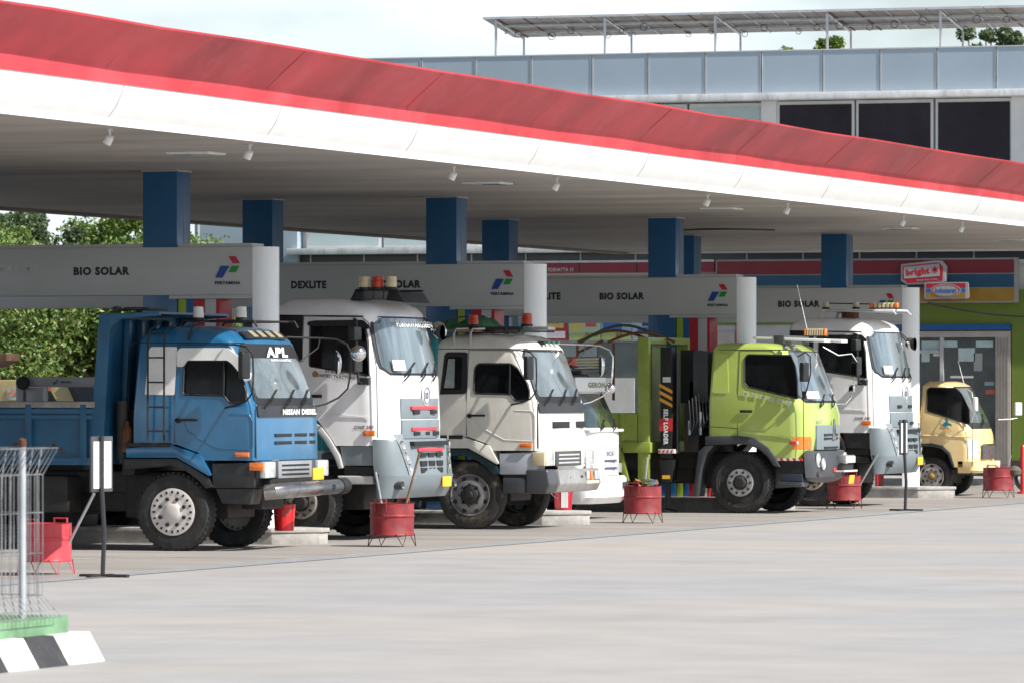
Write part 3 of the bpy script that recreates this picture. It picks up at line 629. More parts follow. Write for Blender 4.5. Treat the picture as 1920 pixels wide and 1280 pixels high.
        b = MB(); a0 = S(237, 829); a1 = S(320, 838); b.box(a0[0], a1[0], min(sd * (hw + .03), sd * (hw - .1)), max(sd * (hw + .03), sd * (hw - .1)), a1[1] + .005, a0[1], black, .01); b.build('rear_step', root)
    # near mirror on its looped arm
    y0 = -hw - .02; L = lambda u, v, y=-.18: (F.S(u, v, y)[0], -hw + y, F.S(u, v, y)[1])
    mirror(root, 'mirror_arm', [L(425, 646, 0), L(440, 646, -.1), L(462, 650, -.2), L(474, 664, -.22), L(475, 700, -.22), L(474, 735, -.22), L(462, 751, -.2), L(448, 757, -.1), L(422, 764, 0)], .012)
    mirror_head(root, L(458, 684, -.22), .19, .36, .09, rz=R(-12))
    # far mirror on its hoop
    y1 = hw
    def Lf(u, v, y): X, z = onY(u, v, F.Y0 + F.W + y); return (X - F.X0, hw + y, z)
    mirror(root, 'far_mirror_arm', [Lf(537, 632, .0), Lf(565, 633, .1), Lf(600, 634, .25), Lf(630, 636, .3), Lf(650, 645, .3), Lf(658, 660, .3), Lf(657, 700, .3), Lf(652, 728, .3), Lf(635, 745, .25), Lf(610, 757, .1), Lf(592, 761, .0)], .014, chrome if variant == 'cream' else black)
    mirror(root, 'mirror_brace', [Lf(600, 634, .25), Lf(596, 652, .22), Lf(563, 677, .0)], .01)
    M = Matrix.Translation(Lf(631, 680, .28)) @ Matrix.Rotation(R(35), 4, 'Z') @ Matrix.Diagonal((1, 1, 2.0, 1)) @ Matrix.Rotation(R(90), 4, 'Y'); b = MB(); b.lathe([(.085, 0), (.08, .02), (.06, .05), (.03, .065), (.01, .068)], chrome, 24, M); b.lathe([(.078, -.004), (.01, -.004)], black, 24, M); b.build('oval_mirror', root)
    round_mirror(root, Lf(672, 662, .25) if variant == 'blue' else Lf(652, 728, .3), .11 if variant == 'blue' else .09, rz=R(-50))
    return cab, F, hw, zb, zbelt, zws, zr, xb

# blue tipper truck
tb = thing('dump_truck', 'blue tipper truck with white window visor and white wheel covers, nearest left', 'truck', (FB.X0, FB.Y0 + FB.W / 2, 0))
cab, F, hw, zb, zbelt, zws, zr, xb = cab_old(tb, FB, bluep, 'blue')
S = F.S
text('windscreen_lettering', 'APL', tb, whitet, (cab.fx(.1, zws - .12) + .03, .12, zws - .12), .80, .14, 'front', .05, tilt=R(-19), shear=.25)
text('windscreen_lettering', 'AUTO LOGISTIC', tb, whitet, (cab.fx(.1, zws - .225) + .03, .2, zws - .225), .75, .03, 'front', .03, tilt=R(-19))
text('maker_lettering', 'NISSAN DIESEL', tb, whitet, (cab.fx(0, zbelt - .08) + .036, .30, zbelt - .085), 1.25, .075, 'front', .04)
b = MB(); fxx = cab.fx(0, zws + .08); b.box(-.09, .05, -.75, .75, -.01, .01, blackp, .004, Matrix.Translation((fxx, 0, zws + .09)) @ Matrix.Rotation(R(38), 4, 'Y'))
for k in range(4): b.box(-.085, .045, -.48 + k * .3, -.32 + k * .3, .011, .03, mat('dim beige slat', (.30, .27, .19), .5), .006, Matrix.Translation((fxx, 0, zws + .09)) @ Matrix.Rotation(R(38), 4, 'Y'))
b.build('roof_marker_lamps', tb)
b = MB()      # ladder on the rear corner
for u in (281.5, 312):
    b.tube([(S(u, 825)[0], -hw - .08, S(u, 825)[1]), (S(u, 640)[0], -hw - .08, S(u, 640)[1]), (S(u + 1, 622)[0], -hw - .02, S(u, 618)[1]), (S(u + 4, 612)[0], -hw + .25, S(u, 606)[1])], .014, chas, 6)
for v in (627, 670, 716, 762, 807): b.tube([(S(281.5, v)[0], -hw - .08, S(281, v)[1]), (S(312, v)[0], -hw - .08, S(312, v)[1])], .012, chas, 6)
b.build('ladder', tb)
b = MB()      # roof rack
zr0 = S(0, 611)[1]
for y in (-.75, .75): b.tube([(S(312, 640)[0], y * 1.35, S(0, 640)[1]), (S(314, 610)[0], y, zr0 + .02), (S(320, 606)[0], y, zr0 + .06), (S(452, 606)[0], y, zr0 + .06), (S(458, 612)[0], y, zr0 - .02)], .016, chas, 6)
b.tube([(S(352, 640)[0], -hw + .02, S(0, 638)[1]), (S(355, 612)[0], -hw + .15, zr0), (S(362, 606)[0], -.75, zr0 + .06)], .016, chas, 6)
for u in (325, 360, 400, 440): b.tube([(S(u, 606)[0], -.75, zr0 + .06), (S(u, 606)[0], .75, zr0 + .06)], .013, chas, 6)
b.build('roof_rack', tb)
beacon(tb, (S(346, 600)[0], -.72, zr0 + .10), whitel, .07, .15); beacon(tb, (S(427, 600)[0], -.72, zr0 + .10), whitel, .07, .15)
b = MB()      # tubular bumper
b.tube([(.02, -1.0, .79), (.14, -.97, .80), (.22, -.85, .81), (.24, -.6, .815), (.24, .35, .825)], .105, mat('scuffed chrome tube', (.38, .37, .37), .22, .9, var=.3, dirt=.4, dirtcol=(.12, .1, .1)), 18)
b.tube([(.24, .352, .825), (.24, 1.15, .835)], .10, dgreyb, 18); b.tube([(.24, 1.152, .835), (.24, 1.4, .84)], .112, chas, 18)
b.box(.30, .345, .7, .8, .80, .87, black); b.build('bumper', tb)
b = MB(); b.box(-.06, .06, -.9, .9, zb - .36, zb - .25, chas, .02)
for y in (-.85, -.5, -.2, .2, .5, .8): b.tube([(.0, y, zb - .3), (.16, y + .05, .84)], .02, chas, 6)
b.box(-.55, -.25, -.42, .42, .55, .86, chas, .03); b.build('bumper_brackets', tb)
y_, z_ = F.F(595, 887, .28); b = MB(); b.box(.28, .30, .07, .47, .94, 1.10, platey, .008); b.build('number_plate', tb)
wx = S(322, 960)[0]
for sd in (-1, 1): wheel(tb, wx, sd * (hw - .03), .525, .29, sd, 'cover', rimR=.315, rimm=mat('off white wheel cover', (.60, .56, .54), .4, var=.08))
chassis(tb, -8.0, 2.42, 1.05, True, (-5.6, -6.9), .52)
# tipper body
b = MB(); D = lambda u, v: S(u, v, .02)
xh = S(180, 700)[0]; ztop = S(0, 588)[1]; zbt = S(0, 866)[1]; zrail = S(0, 757)[1]
b.box(xh - 5.0, xh, -1.19, -1.12, zbt, zrail, bluebody); b.box(xh - 5.0, xh, 1.12, 1.19, zbt, zrail, bluebody); b.box(xh - 5, xh, -1.115, 1.115, zbt, zbt + .08, bluebody)
b.build('tipper_tray', tb)
b = MB()
for sd in (-1, 1):
    a, c2 = sorted((sd * 1.195, sd * 1.25))
    b.box(xh - 5, xh - .02, a, c2, zrail - .13, zrail - .06, bluebody, .006); b.box(xh - 5, xh - .02, a, c2, zbt - .03, zbt + .07, bluebody, .006); b.box(xh - 5, xh - .02, a, c2, zrail - .20, zrail - .14, bluebody, .006)
    for k in range(7): x = xh - .12 - k * .80; b.box(x - .09, x, sorted((sd * 1.19, sd * 1.262))[0], sorted((sd * 1.19, sd * 1.262))[1], zbt - .03, zrail - .0, bluebody, .006)
    a, c2 = sorted((sd * 1.11, sd * 1.26)); b.box(xh - 5, xh, a, c2, zrail - .045, zrail + .035, mat('sand dusted steel', (.28, .27, .25), .8, var=.3), .01)
b.build('side_ribs', tb)
b = MB()
hp = F.SS([(188, 588), (208, 590), (207, 640), (200, 760), (193, 868), (172, 868), (176, 757), (184, 640)])
for y in (-1.25, 1.13): b.prism(hp, 'y', y, y + .12, bluebody, .01)
b.prism(F.SS([(200, 592), (206, 592), (196, 868), (190, 868)]), 'y', -1.12, 1.12, bluebody)
for y in (-.7, -.25, .25, .7): b.prism(F.SS([(208, 598), (218, 600), (206, 868), (198, 868)]), 'y', y - .05, y + .05, bluebody, .006)
b.prism(F.SS([(206, 588), (300, 585), (300, 592), (228, 598), (212, 612), (206, 630)]), 'y', -1.25, -1.17, bluebody, .006); b.prism(F.SS([(206, 588), (300, 585), (300, 592), (228, 598), (212, 612), (206, 630)]), 'y', 1.17, 1.25, bluebody, .006)
b.prism(F.SS([(206, 588), (300, 585), (300, 589), (206, 593)]), 'y', -1.169, 1.169, bluebody)
b.build('headboard', tb)
b = MB(); b.box(S(232, 590)[0], S(278, 590)[0], -1.2, -.5, S(0, 587)[1] + .03, S(0, 587)[1] + .07, chas, .01); b.box(S(212, 590)[0], S(222, 590)[0], -1.22, -1.1, S(0, 587)[1], S(0, 587)[1] + .08, black, .01); b.build('toolbox', tb)
b = MB(); b.box(S(210, 0)[0], xb - .08, -.9, .9, 1.0, 1.9, chas, .05); b.tube([(S(222, 0)[0], -1.05, 1.2), (S(222, 0)[0], -1.05, 2.0)], .09, chas, 12); b.build('air_intake', tb)
b = MB(); M = Matrix.Translation((S(233, 0)[0], -1.12, S(0, 818)[1])); b.lathe([(.06, -.2), (.075, -.18), (.075, .1), (.04, .16), (.03, .2), (.05, .21)], rust, 14, M); b.build('extinguisher', tb)
for (u, v, ww, hh) in ((100, 834, 6, 4), (28, 832, 8, 3), (112, 842, 7, 3), (118, 848, 9, 2)):
    b = MB(); p = S(u, v); b.box(p[0] - ww / 200, p[0] + ww / 200, -1.1925, -1.1905, p[1] - hh / 200, p[1] + hh / 200, rust); b.build('rust_patch', tb)

# cream tipper truck: same cab, its own colours and body
tcx = thing('dump_truck', 'cream tipper truck with square quarter window, muddy tyres and two red beacons', 'truck', (-27.86, 82.2 + 1.21, 0))
cab, F, hw, zb, zbelt, zws, zr, xb = cab_old(tcx, FB, creamp, 'cream')
FC = Fr(-27.86, 82.2, 2.42); SC = FC.S
b = MB()
b.prism([(.0, zb - .30), (.16, zb - .30), (.20, zb - .52), (.14, zb - .64), (-.02, zb - .66)], 'y', -hw + .42, hw + .0, mat('dented silver bumper', (.42, .41, .40), .35, .5, var=.12, dirt=.3, dirtcol=(.25, .24, .23)), .02)
b.prism([(-.22, zb - .29), (.13, zb - .29), (.17, zb - .52), (.1, zb - .66), (-.22, zb - .66)], 'y', -hw - .01, -hw + .415, dgreyb, .04, 3); b.prism([(-.6, zb - .42), (-.225, zb - .42), (-.225, zb - .66), (-.6, zb - .66)], 'y', -hw, hw, dgreyb, .03)
b.build('bumper', tcx)
b = MB()
for y in (.55, .72, .95, 1.08): b = MB(); b.box(.185, .215, y - .06, y + .06, zb - .47, zb - .33, lamp if y != .72 else orange, .015); b.build('fog_lamp', tcx)
b = MB()
b.box(.18, .2, .5, 1.1, zb - .53, zb - .485, mat('pale number plate', (.6, .65, .45), .5)); b.box(.165, .185, .25, .36, zb - .5, zb - .4, black); b.box(.165, .185, -.28, -.24, zb - .46, zb - .42, black); b.build('bumper_fittings', tcx)
wx = SC(880, 925)[0]
for sd in (-1, 1): wheel(tcx, wx, sd * (hw - .03), .53, .29, sd, 'holes', tm=tyremud, rimR=.32, rimm=mat('worn grey rim', (.22, .22, .23), .45, .3, var=.2, dirt=.4, dirtcol=(.15, .11, .08)), lug=False)
chassis(tcx, -8.0, 2.42, 1.05, True, (-5.6, -6.9), .52)
b = MB(); zt_ = SC(0, 626)[1]
for u in (850, 881): b.tube([(SC(u, 648)[0], -hw + .02, SC(u, 648)[1]), (SC(u, 625)[0], -hw + .03, SC(u, 625)[1]), (SC(u + 2, 617)[0], -hw + .08, SC(u, 617)[1]), (SC(u + 20, 616)[0], -hw + .2, SC(u, 616)[1])], .018, steel, 8)
b.box(SC(852, 0)[0], SC(968, 0)[0], -.9, -.55, zt_ + .04, zt_ + .09, chas, .01); b.box(SC(865, 0)[0], SC(965, 0)[0], .4, .75, zt_ + .05, zt_ + .10, alu, .01)
for u in (870, 900, 930, 958): b.box(SC(u, 0)[0], SC(u + 5, 0)[0], -.9, .75, zt_ + .01, zt_ + .038, chas)
b.build('roof_rack', tcx)
beacon(tcx, (SC(871, 0)[0], -.8, zt_ + .12), redbe, .075, .15); beacon(tcx, (SC(944, 0)[0], -.1, zt_ + .13), redbe, .08, .17)
b = MB(); b.box(-.42, -.3, -.1, .0, zws + .06, zws + .12, chas, .02)
for k in range(3): b.box(-.44, -.30, .1 + k * .25, .18 + k * .25, zws + .085, zws + .12, mat('dark green marker lens', (.02, .14, .10), .3), .006)
b.build('roof_marker_lamps', tcx)
b = MB(); xh = SC(812, 0)[0]; b.box(xh - 3.4, xh - .05, -1.2, 1.2, 1.25, 2.25, tealp, .02); b.box(xh - .04, xh + .06, -1.2, 1.2, 1.2, 2.95, tealp, .01)
for k in range(4): b.box(xh - .3 - k * .8, xh - .22 - k * .8, -1.24, 1.24, 1.2, 2.24, tealp, .006)
b.build('tipper_body', tcx)
b = MB(); b.box(SC(806, 0)[0], SC(892, 0)[0], -1.15, 1.15, 3.02, 3.06, woodm, .005); b.build('cab_guard', tcx)
round_mirror(tcx, (SC(826, 0)[0], -1.32, SC(0, 621)[1]), .13, rz=R(-40)); mirror(tcx, 'mirror_arm', [(SC(808, 0)[0], -1.1, SC(0, 612)[1]), (SC(820, 0)[0], -1.25, SC(0, 616)[1])], .012)
# green tarpaulin bundle on the guard
tp = thing('tarpaulin', 'crumpled green tarpaulin bundled on top of the cream truck body', 'tarpaulin', (-27.86 + SC(835, 0)[0], 82.2 + 1.2, 3.061))
P = []
for i in range(21):
    row = []
    for j in range(17):
        x = -.42 + .84 * i / 20; y = -.9 + 1.8 * j / 16; e = max(0, 1 - (abs(x) / .42) ** 4) * max(0, 1 - (abs(y) / .9) ** 6)
        row.append((x, y, e * (.13 + .05 * math.sin(7 * x + 3 * y) + .04 * math.sin(17 * x - 9 * y) + .03 * math.sin(23 * y))))
    P.append(row)
b = MB(); b.grid(P, tarp); b.build('folded_sheet', tp); b = MB(); b.tube([(-.1, -.95, 0), (-.1, -.8, .15), (-.08, 0, .22), (-.1, .8, .15)], .012, black, 6); b.build('tie_rope', tp)

# ------------------------------------------------------------------ tall white prime movers
FU = Fr(-27.86, 75.7, 2.5)
def tall_truck(X0, Y0, label, red, white=whitec):
    F = FU; S = F.S; hw = 1.25
    root = thing('cab_truck', label, 'truck', (X0, Y0 + 1.25, 0))
    zs = lambda v: S(690, v)[1]
    zr = zs(559); zseam = zs(592); zwb = zs(700); zdb = zs(835)
    xb = S(508, 700)[0]
    cab = Cab([(zdb, xb, .0, hw, .30, .14), (zs(800), xb, .01, hw, .30, .14), (zwb - .06, xb, -.02, hw, .30, .14), (zwb, xb, -.05, hw, .30, .14), (zseam, xb + .02, -.23, hw - .035, .30, .15),
               (zseam + .06, xb + .02, -.25, hw - .045, .31, .15), (zseam + .13, xb + .05, -.31, hw - .08, .36, .16), (zseam + .19, xb + .12, -.43, hw - .14, .38, .18), (zr - .012, xb + .2, -.56, hw - .24, .4, .2), (zr, xb + .4, -.8, hw - .45, .4, .2)])
    body = cab.mb(white).build('cab', root)
    c = MB(); c.prism(F.SS([(480, 780), (590, 780), (606, 800), (622, 822), (636, 846), (642, 880), (480, 880)]), 'y', -2, 2, white)
    win = smoothpoly(F.SS([(580, 686), (580, 608), (680, 604), (688, 640), (692, 704)]), .03, 3)
    for sd in (-1, 1): c.prism(win, 'y', sd * 1.05, sd * 1.5, black)
    cut(body, c)
    cab.sidepanel(win, glass, 'side_window', root, off=-.03, thick=.02)
    seamline(root, cab, win + [win[0]], black, .012, 'window_seal')
    cab.sidepanel(F.SS([(512, 675), (512, 592), (567, 592), (567, 678)]), mat('dark rear side panel', (.016, .016, .018), .25), 'rear_side_window', root, off=.006, both=True)
    cab.sidepanel(smoothpoly(F.SS([(575, 609), (578, 603), (590, 601), (680, 600), (692, 612), (690, 618), (676, 611), (582, 612)]), .02, 3), black, 'window_visor', root, off=.03, thick=.035, both=False)
    seamline(root, cab, F.SS([(568, 780), (568, 594), (676, 594), (690, 606), (706, 690), (708, 820)]))
    seamline(root, cab, F.SS([(512, 591), (680, 593)]), black, .008, 'roof_seam')
    cab.sidepanel(F.SS([(614, 782), (622, 775), (695, 782), (640, 781)]), white, 'door_crease', root, off=.012, both=False)
    b = MB(); p = S(584, 739); q = S(604, 745); b.box(p[0], q[0], -hw - .03, -hw, q[1], p[1], black, .008); b.build('door_handle', root)
    b = MB(); p = S(682, 806); q = S(703, 817); b.box(p[0], q[0], -hw - .03, -hw + .01, q[1], p[1], orange, .01); b.build('side_indicator', root)
    text('model_lettering', 'GWE 280' if red else 'GWE 280', root, mat('grey lettering', (.08, .08, .09), .4), (S(682, 0)[0], -hw - .006, S(0, 799)[1]), .30, .05, shear=.3, bold=.03)
    # windscreen
    cab.frontpanel(-hw + .10, hw - .10, zwb - .02, zseam - .005, black, 'windscreen_seal', root, .010, .16)
    cab.frontpanel(-hw + .13, hw - .13, zwb + .01, zseam - .03, wsm, 'windscreen', root, .018, .14)
    b = MB(); b.box(-.02, 0, 0, .28, 0, .15, whitet, 0, Matrix.Translation((cab.fx(-.8, zwb + .07) + .045, -.96, zwb + .05)) @ Matrix.Rotation(R(-18), 4, 'Z') @ Matrix.Rotation(R(-14), 4, 'Y')); b.build('windscreen_sticker', root)
    for y in (-.6, .0, .55): wiper(root, cab, y - .1, zwb - .1, y + .25, zwb + .06)
    # centre grille plates
    yF = lambda u: F.F(u, 760, .0)[0]
    ga = -.78; gb = .78
    def plate(z0, z1, x, m, nm='grille_plate', y0=ga, y1=gb):
        b = MB(); P = []
        pr = [(cab.fx(y, (z0 + z1) / 2) + x, y) for y in [y0 + (y1 - y0) * k / 8 for k in range(9)]] + [(-.4, y1), (-.4, y0)]
        b.prism(pr, 'z', z0, z1, m, .012); return b.build(nm, root)
    Z = lambda v: F.S(790, v, 1.2)[1]
    plate(Z(784), Z(746), .02, greyb); plate(Z(821), Z(786), .025, greyb)
    b = MB(); xf = cab.fx(0, 1.8)
    for z_, off in ((Z(770), .02), (Z(810), .025)):
        for y in ((-.42, .3) if z_ > Z(800) else (-.42, -.02, .38)): b.box(xf + off - .06, xf + off + .006, y, y + .26, z_ - .04, z_ + .015, black, .006)
    b.build('grille_slots', root)
    if red:
        b = MB()
        for v, d in ((764, .03), (803, .035), (842, .13)): b.box(xf - .05 + d, xf + d, -.5, .55, Z(v) - .025, Z(v) + .025, mat('red grille insert', (.62, .05, .07), .4), .01)
        b.build('red_inserts', root)
    # emblem
    b = MB(); M = Matrix.Translation((xf + .03, .1, Z(741))) @ Matrix.Rotation(R(90), 4, 'Y'); b.lathe([(.17, -.02), (.16, .0), (.01, .0)], white, 28, M @ Matrix.Diagonal((.9, .9, 1, 1))); b.lathe([(.125, .001), (.125, .01), (.112, .01), (.112, .001)], mat('blue grey emblem ring', (.16, .17, .24), .35), 28, M, closed=True); b.build('emblem', root)
    text('emblem_lettering', 'UD', root, mat('blue grey lettering', (.12, .14, .22), .4), (xf + .035, .1, Z(741)), .14, .10, 'front', .05)
    # lower front: grey bumper block with headlights and grid
    bmp = Cab([(Z(905), -.55, .16, hw + .0, .26, .12), (Z(890), -.5, .17, hw + .01, .26, .12), (Z(826), -.38, .10, hw - .0, .24, .10), (Z(822), -.38, .09, hw - .01, .24, .10)])
    b = bmp.mb(greyb); ob = b.build('bumper', root)
    c = MB(); c.prism(F.SS([(600, 915), (600, 800), (698, 800), (700, 870), (703, 895), (716, 932), (600, 932)]), 'y', -2, 2, greyb); cut(ob, c)
    low = Cab([(Z(931), -.26, .0, hw - .01, .14, .06), (Z(920), -.26, .08, hw - .0, .2, .09), (Z(906), -.26, .16, hw + .012, .26, .12), (Z(889), -.26, .185, hw + .015, .26, .12)])
    low.mb(greyb).build('lower_bumper', root)
    seamline(root, low, [(-.24, Z(889) + .004), (-.2, Z(889) + .004)], black, .012, 'bumper_seam')
    for sd in (-1, 1):
        P = []
        for i in range(9):
            z = Z(895) + (Z(812) - Z(895)) * i / 8; ya = hw - .30 - .30 * (1 - i / 8); yb = ya + .19
            P.append([(bmp.fx(sd * (ya + (yb - ya) * j / 5), z) + .012, sd * (ya + (yb - ya) * j / 5), z) for j in range(6)])
        b = MB(); b.grid(P, mat('smoky headlamp glass', (.34, .37, .38), .12, .4, coat=1, var=.25, vscale=7)); hl = b.build('headlight', root)
        for i_, q_ in ((2, .045), (4, .05), (6, .055)):
            c0 = P[i_][3]; b = MB(); b.lathe([(q_ + .012, -.01), (q_, .014), (q_ * .7, .004), (.01, -.0)], chrome, 18, Matrix.Translation(c0) @ Matrix.Rotation(sd * R(25), 4, 'Z') @ Matrix.Rotation(R(90), 4, 'Y')); b.build('reflector', hl)
        b = MB(); M = Matrix.Translation((.1, sd * (hw - .14), Z(907))) @ Matrix.Rotation(R(90), 4, 'Y'); b.lathe([(.06, -.15), (.06, .01), (.04, -.01), (.01, -.01)], dgreyb, 16, M); b.build('fog_lamp', root)
    xg = bmp.fx(0, Z(860)) + .002
    b = MB(); b.box(xg - .1, xg + .005, -.72, .72, Z(834) , Z(826), black); b.build('grille_gap', root)
    b = MB(); slats(b, -.5, .5, Z(887), Z(861), xg - .05, black, 2, 3, .24, .066); slats(b, -.5, .5, Z(856), Z(846), xg - .05, black, 1, 3, .24, .062); b.build('grille_openings', root)
    b = MB(); b.box(.175, .19, .35, .72, Z(912), Z(893), platey, .006); b.build('number_plate', root)
    # step panels, fender
    pan = white
    b = MB(); b.prism(F.SS([(636, 836), (700, 836), (698, 872), (642, 872)]), 'y', -hw + .03, -hw + .45, greyb if red else blackp, .01); b.build('step_panel', root)
    b = MB(); b.prism(F.SS([(641, 874), (697, 874), (697, 889), (643, 889)]), 'y', -hw + .06, -hw + .45, black, .005); b.build('step_gap', root)
    b = MB(); b.prism(F.SS([(630, 891), (698, 891), (698, 907), (640, 907)]), 'y', -hw + .02, -hw + .45, alu if red else black, .03, 3); b.build('lower_step', root)
    for sd in (-1, 1):
        b = MB(); out_ = F.SS([(500, 783), (575, 782), (602, 798), (620, 822), (637, 852), (643, 876)]); inn = F.SS([(636, 878), (628, 856), (611, 828), (594, 806), (572, 792), (500, 792)])
        a, c2 = sorted((sd * (hw + .035), sd * (hw - .35))); b.prism(out_ + inn, 'y', a, c2, alu if red else blackp, .012); b.build('fender', root)
    # mirrors
    L = lambda u, v, y=-.18: (F.S(u, v, y)[0], -hw + y, F.S(u, v, y)[1])
    mirror(root, 'mirror_arm', [L(664, 598, 0), L(668, 600, -.2), L(668, 640, -.2), L(672, 715, -.2), L(690, 720, 0)], .018)
    mirror_head(root, L(665, 625, -.2), .22, .20, .12, rz=R(-8)); mirror_head(root, L(666, 675, -.2), .22, .34, .13, rz=R(-8))
    b = MB(); p = L(681, 714, -.1); b.box(p[0] - .09, p[0] + .09, -hw - .12, -hw - .01, p[2] - .05, p[2] + .05, blackp, .02); b.build('mirror_bracket', root)
    def Lf(u, v, y): X, z = onY(u, v, F.Y0 + F.W + y); return (X - F.X0, hw + y, z)
    mirror(root, 'far_mirror_arm', [Lf(786, 590, 0), Lf(806, 606, .2), Lf(818, 618, .3)], .012); round_mirror(root, Lf(825, 622, .3), .11, rz=R(-40))
    round_mirror(root, (cab.fx(.9, zseam - .2) + .25, .9, zseam - .22), .12, black, rz=R(180)); mirror(root, 'front_mirror_arm', [(cab.fx(.9, zseam), .9, zseam), (cab.fx(.9, zseam - .2) + .2, .9, zseam - .2)], .01)
    wx = S(562, 944)[0]
    rm = mat('worn hub steel', (.30, .27, .24), .5, .3, var=.2) if red else mat('sandy rim paint', (.45, .38, .32), .5, var=.15)
    for sd in (-1, 1): wheel(root, wx, sd * (hw - .05), .54, .30, sd, 'bright', tm=tyrem, rimR=.40, rimm=rm)
    chassis(root, -7.8, 2.5, 1.05, True, (-5.2, -6.5), .52)
    b = MB(); b.box(-7.9, xb - .45, -1.22, 1.22, 1.2, 1.45, dgreyb, .02); b.box(xb - .44, xb - .3, -1.22, 1.22, 1.1, 3.1 if red else 2.9, dgreyb, .01); b.build('cargo_body', root)
    return root, cab, F, S, hw, zr, zseam, zwb, zdb, xb, Z, xf
u1 = tall_truck(FU.X0, FU.Y0, 'tall white cab truck with red grille inserts and three beacons', True)
root, cab, F, S, hw, zr, zseam, zwb, zdb, xb, Z, xf = u1
b = MB(); x0 = S(640, 0)[0]; x1 = S(742, 0)[0]
b.prism([(x0 - .0, zr - .02), (x0 + .18, zr - .02), (x0 + .22, zr + .13), (x0 + .08, zr + .13)], 'y', -.9, .2, black, .01); b.prism([(x1 - .28, zr - .03), (x1, zr - .06), (x1 - .1, zr + .09), (x1 - .24, zr + .1)], 'y', -.9, .2, black, .01)
b.box(x0 + .08, x1 - .1, -.9, -.84, zr + .105, zr + .135, chas); b.box(x0 + .08, x1 - .1, .14, .2, zr + .105, zr + .135, chas)
for k in range(4): b.tube([(x0 + .2 + k * .15, -.87, zr), (x0 + .2 + k * .15, -.87, zr + .12)], .01, chas, 5)
b.build('beacon_rack', root)
for u, m in ((666, beigel), (691, redbe), (716, beigel)): beacon(root, (S(u, 0)[0], -.87, zr + .155), m, .082, .16)
text('door_lettering', 'UNITED TRACTORS', root, mat('brown lettering', (.12, .09, .07), .5), (S(630, 0)[0], -hw - .007, S(0, 706)[1]), .58, .042, roll=R(-5), bold=.03)
text('door_lettering', 'KT 8023 AD', root, mat('brown lettering', (.12, .09, .07), .5), (S(628, 0)[0], -hw - .007, S(0, 697)[1]), .28, .035, roll=R(-5), bold=.02)
b = MB(); b.lathe([(.045, 0), (.045, .006), (.01, .006)], mat('amber roundel', (.35, .18, .05), .5), 20, Matrix.Translation((S(591, 0)[0], -hw, S(0, 701)[1])) @ Matrix.Rotation(R(90), 4, 'X')); b.build('door_roundel', root)
text('windscreen_lettering', 'PURNAWARGSBEN', root, whitet, (cab.fx(.1, zseam - .1) + .035, .15, zseam - .11), 1.5, .09, 'front', .0, tilt=R(-14))
u2 = tall_truck(-27.23, 99.9, 'second tall white cab truck with long light bar, right of the lime truck', False)
root, cab, F, S, hw, zr, zseam, zwb, zdb, xb, Z, xf = u2
SV = Fr(-27.23, 99.9, 2.5).S
b = MB(); zq = zr + .13
x0 = SV(1528, 0)[0]; x1 = SV(1672, 0)[0]
for y in (-.95, .1): b.tube([(x0 + .02, y, zr - .05), (x0 + .06, y, zr + .1), (x0 + .2, y, zq), (x1 - .05, y, zq - .03), (x1, y, zq - .08)], .022, alu, 8)
b.box(x0 + .05, x1 - .05, -.95, .1, zq - .015, zq + .02, whitep, .01); b.tube([(x0 + .05, -.5, zq + .14), (x0 + .85, -.5, zq + .12)], .012, chas, 6); b.box(SV(1565, 0)[0], SV(1590, 0)[0], -.8, -.5, zr - .02, zq - .02, rust, .01); b.build('roof_rack', root)
xm = SV(1618, 0)[0]; xn = SV(1672, 0)[0]
b = MB(); b.box(xm, xn, -.85, -.68, zq + .03, zq + .045, black)
for k in range(7):
    a = xm + (xn - xm) * k / 7; b.box(a + .008, a + (xn - xm) / 7 - .008, -.84, -.7, zq + .046, zq + .14, orange if k in (0, 6) else beigel, .01)
b.build('light_bar', root)
for u in (1533, 1590): beacon(root, (SV(u, 0)[0], -.7, zq + .06), beigel, .06, .1)

# ------------------------------------------------------------------ lime green loader truck
FG = Fr(-27.1, 94.1, 2.42); F = FG; S = FG.S; hw = 1.21
tg = thing('loader_truck', 'lime green self loader truck with black crane column and portal frame', 'truck', (F.X0, F.Y0 + hw, 0))
zs = lambda v: S(1450, v)[1]
zr, zseam, zwb, zdb = zs(641.5), zs(656), zs(752), zs(857); xb = S(1328, 0)[0]
cab = Cab([(zs(858), xb, .06, hw, .20, .12), (zs(820), xb, .12, hw, .24, .13), (zwb - .22, xb, .12, hw, .26, .14), (zwb - .02, xb, .06, hw - .005, .28, .14), (zseam, xb + .05, -.29, hw - .07, .24, .12),
           (zseam + .05, xb + .07, -.38, hw - .09, .26, .12), (zseam + .10, xb + .12, -.46, hw - .14, .28, .14), (zr - .012, xb + .18, -.55, hw - .22, .3, .15), (zr, xb + .35, -.75, hw - .4, .3, .15)])
body = cab.mb(limep).build('cab', tg)
c = MB(); c.prism(F.SS([(1300, 818), (1385, 817), (1415, 821), (1441, 839), (1455, 858), (1460, 880), (1300, 880)]), 'y', -2, 2, limep)
win = smoothpoly(F.SS([(1395, 718), (1394, 672), (1400, 664.5), (1482, 666), (1490, 685), (1494, 712), (1495, 747), (1402, 725)]), .03, 3)
for sd in (-1, 1): c.prism(win, 'y', sd * 1.0, sd * 1.5, black)
cut(body, c)
cab.sidepanel(win, glass, 'side_window', tg, off=-.03, thick=.02); seamline(tg, cab, win + [win[0]], black, .014, 'window_seal')
seamline(tg, cab, F.SS([(1383, 815), (1383, 730), (1385, 656), (1483, 656), (1494, 668), (1506, 752), (1507, 856)]))
cab.sidepanel(smoothpoly(F.SS([(1335, 736), (1339, 662), (1362, 662), (1366, 737)]), .05, 3), limep, 'quarter_panel', tg, off=.014, thick=.02)
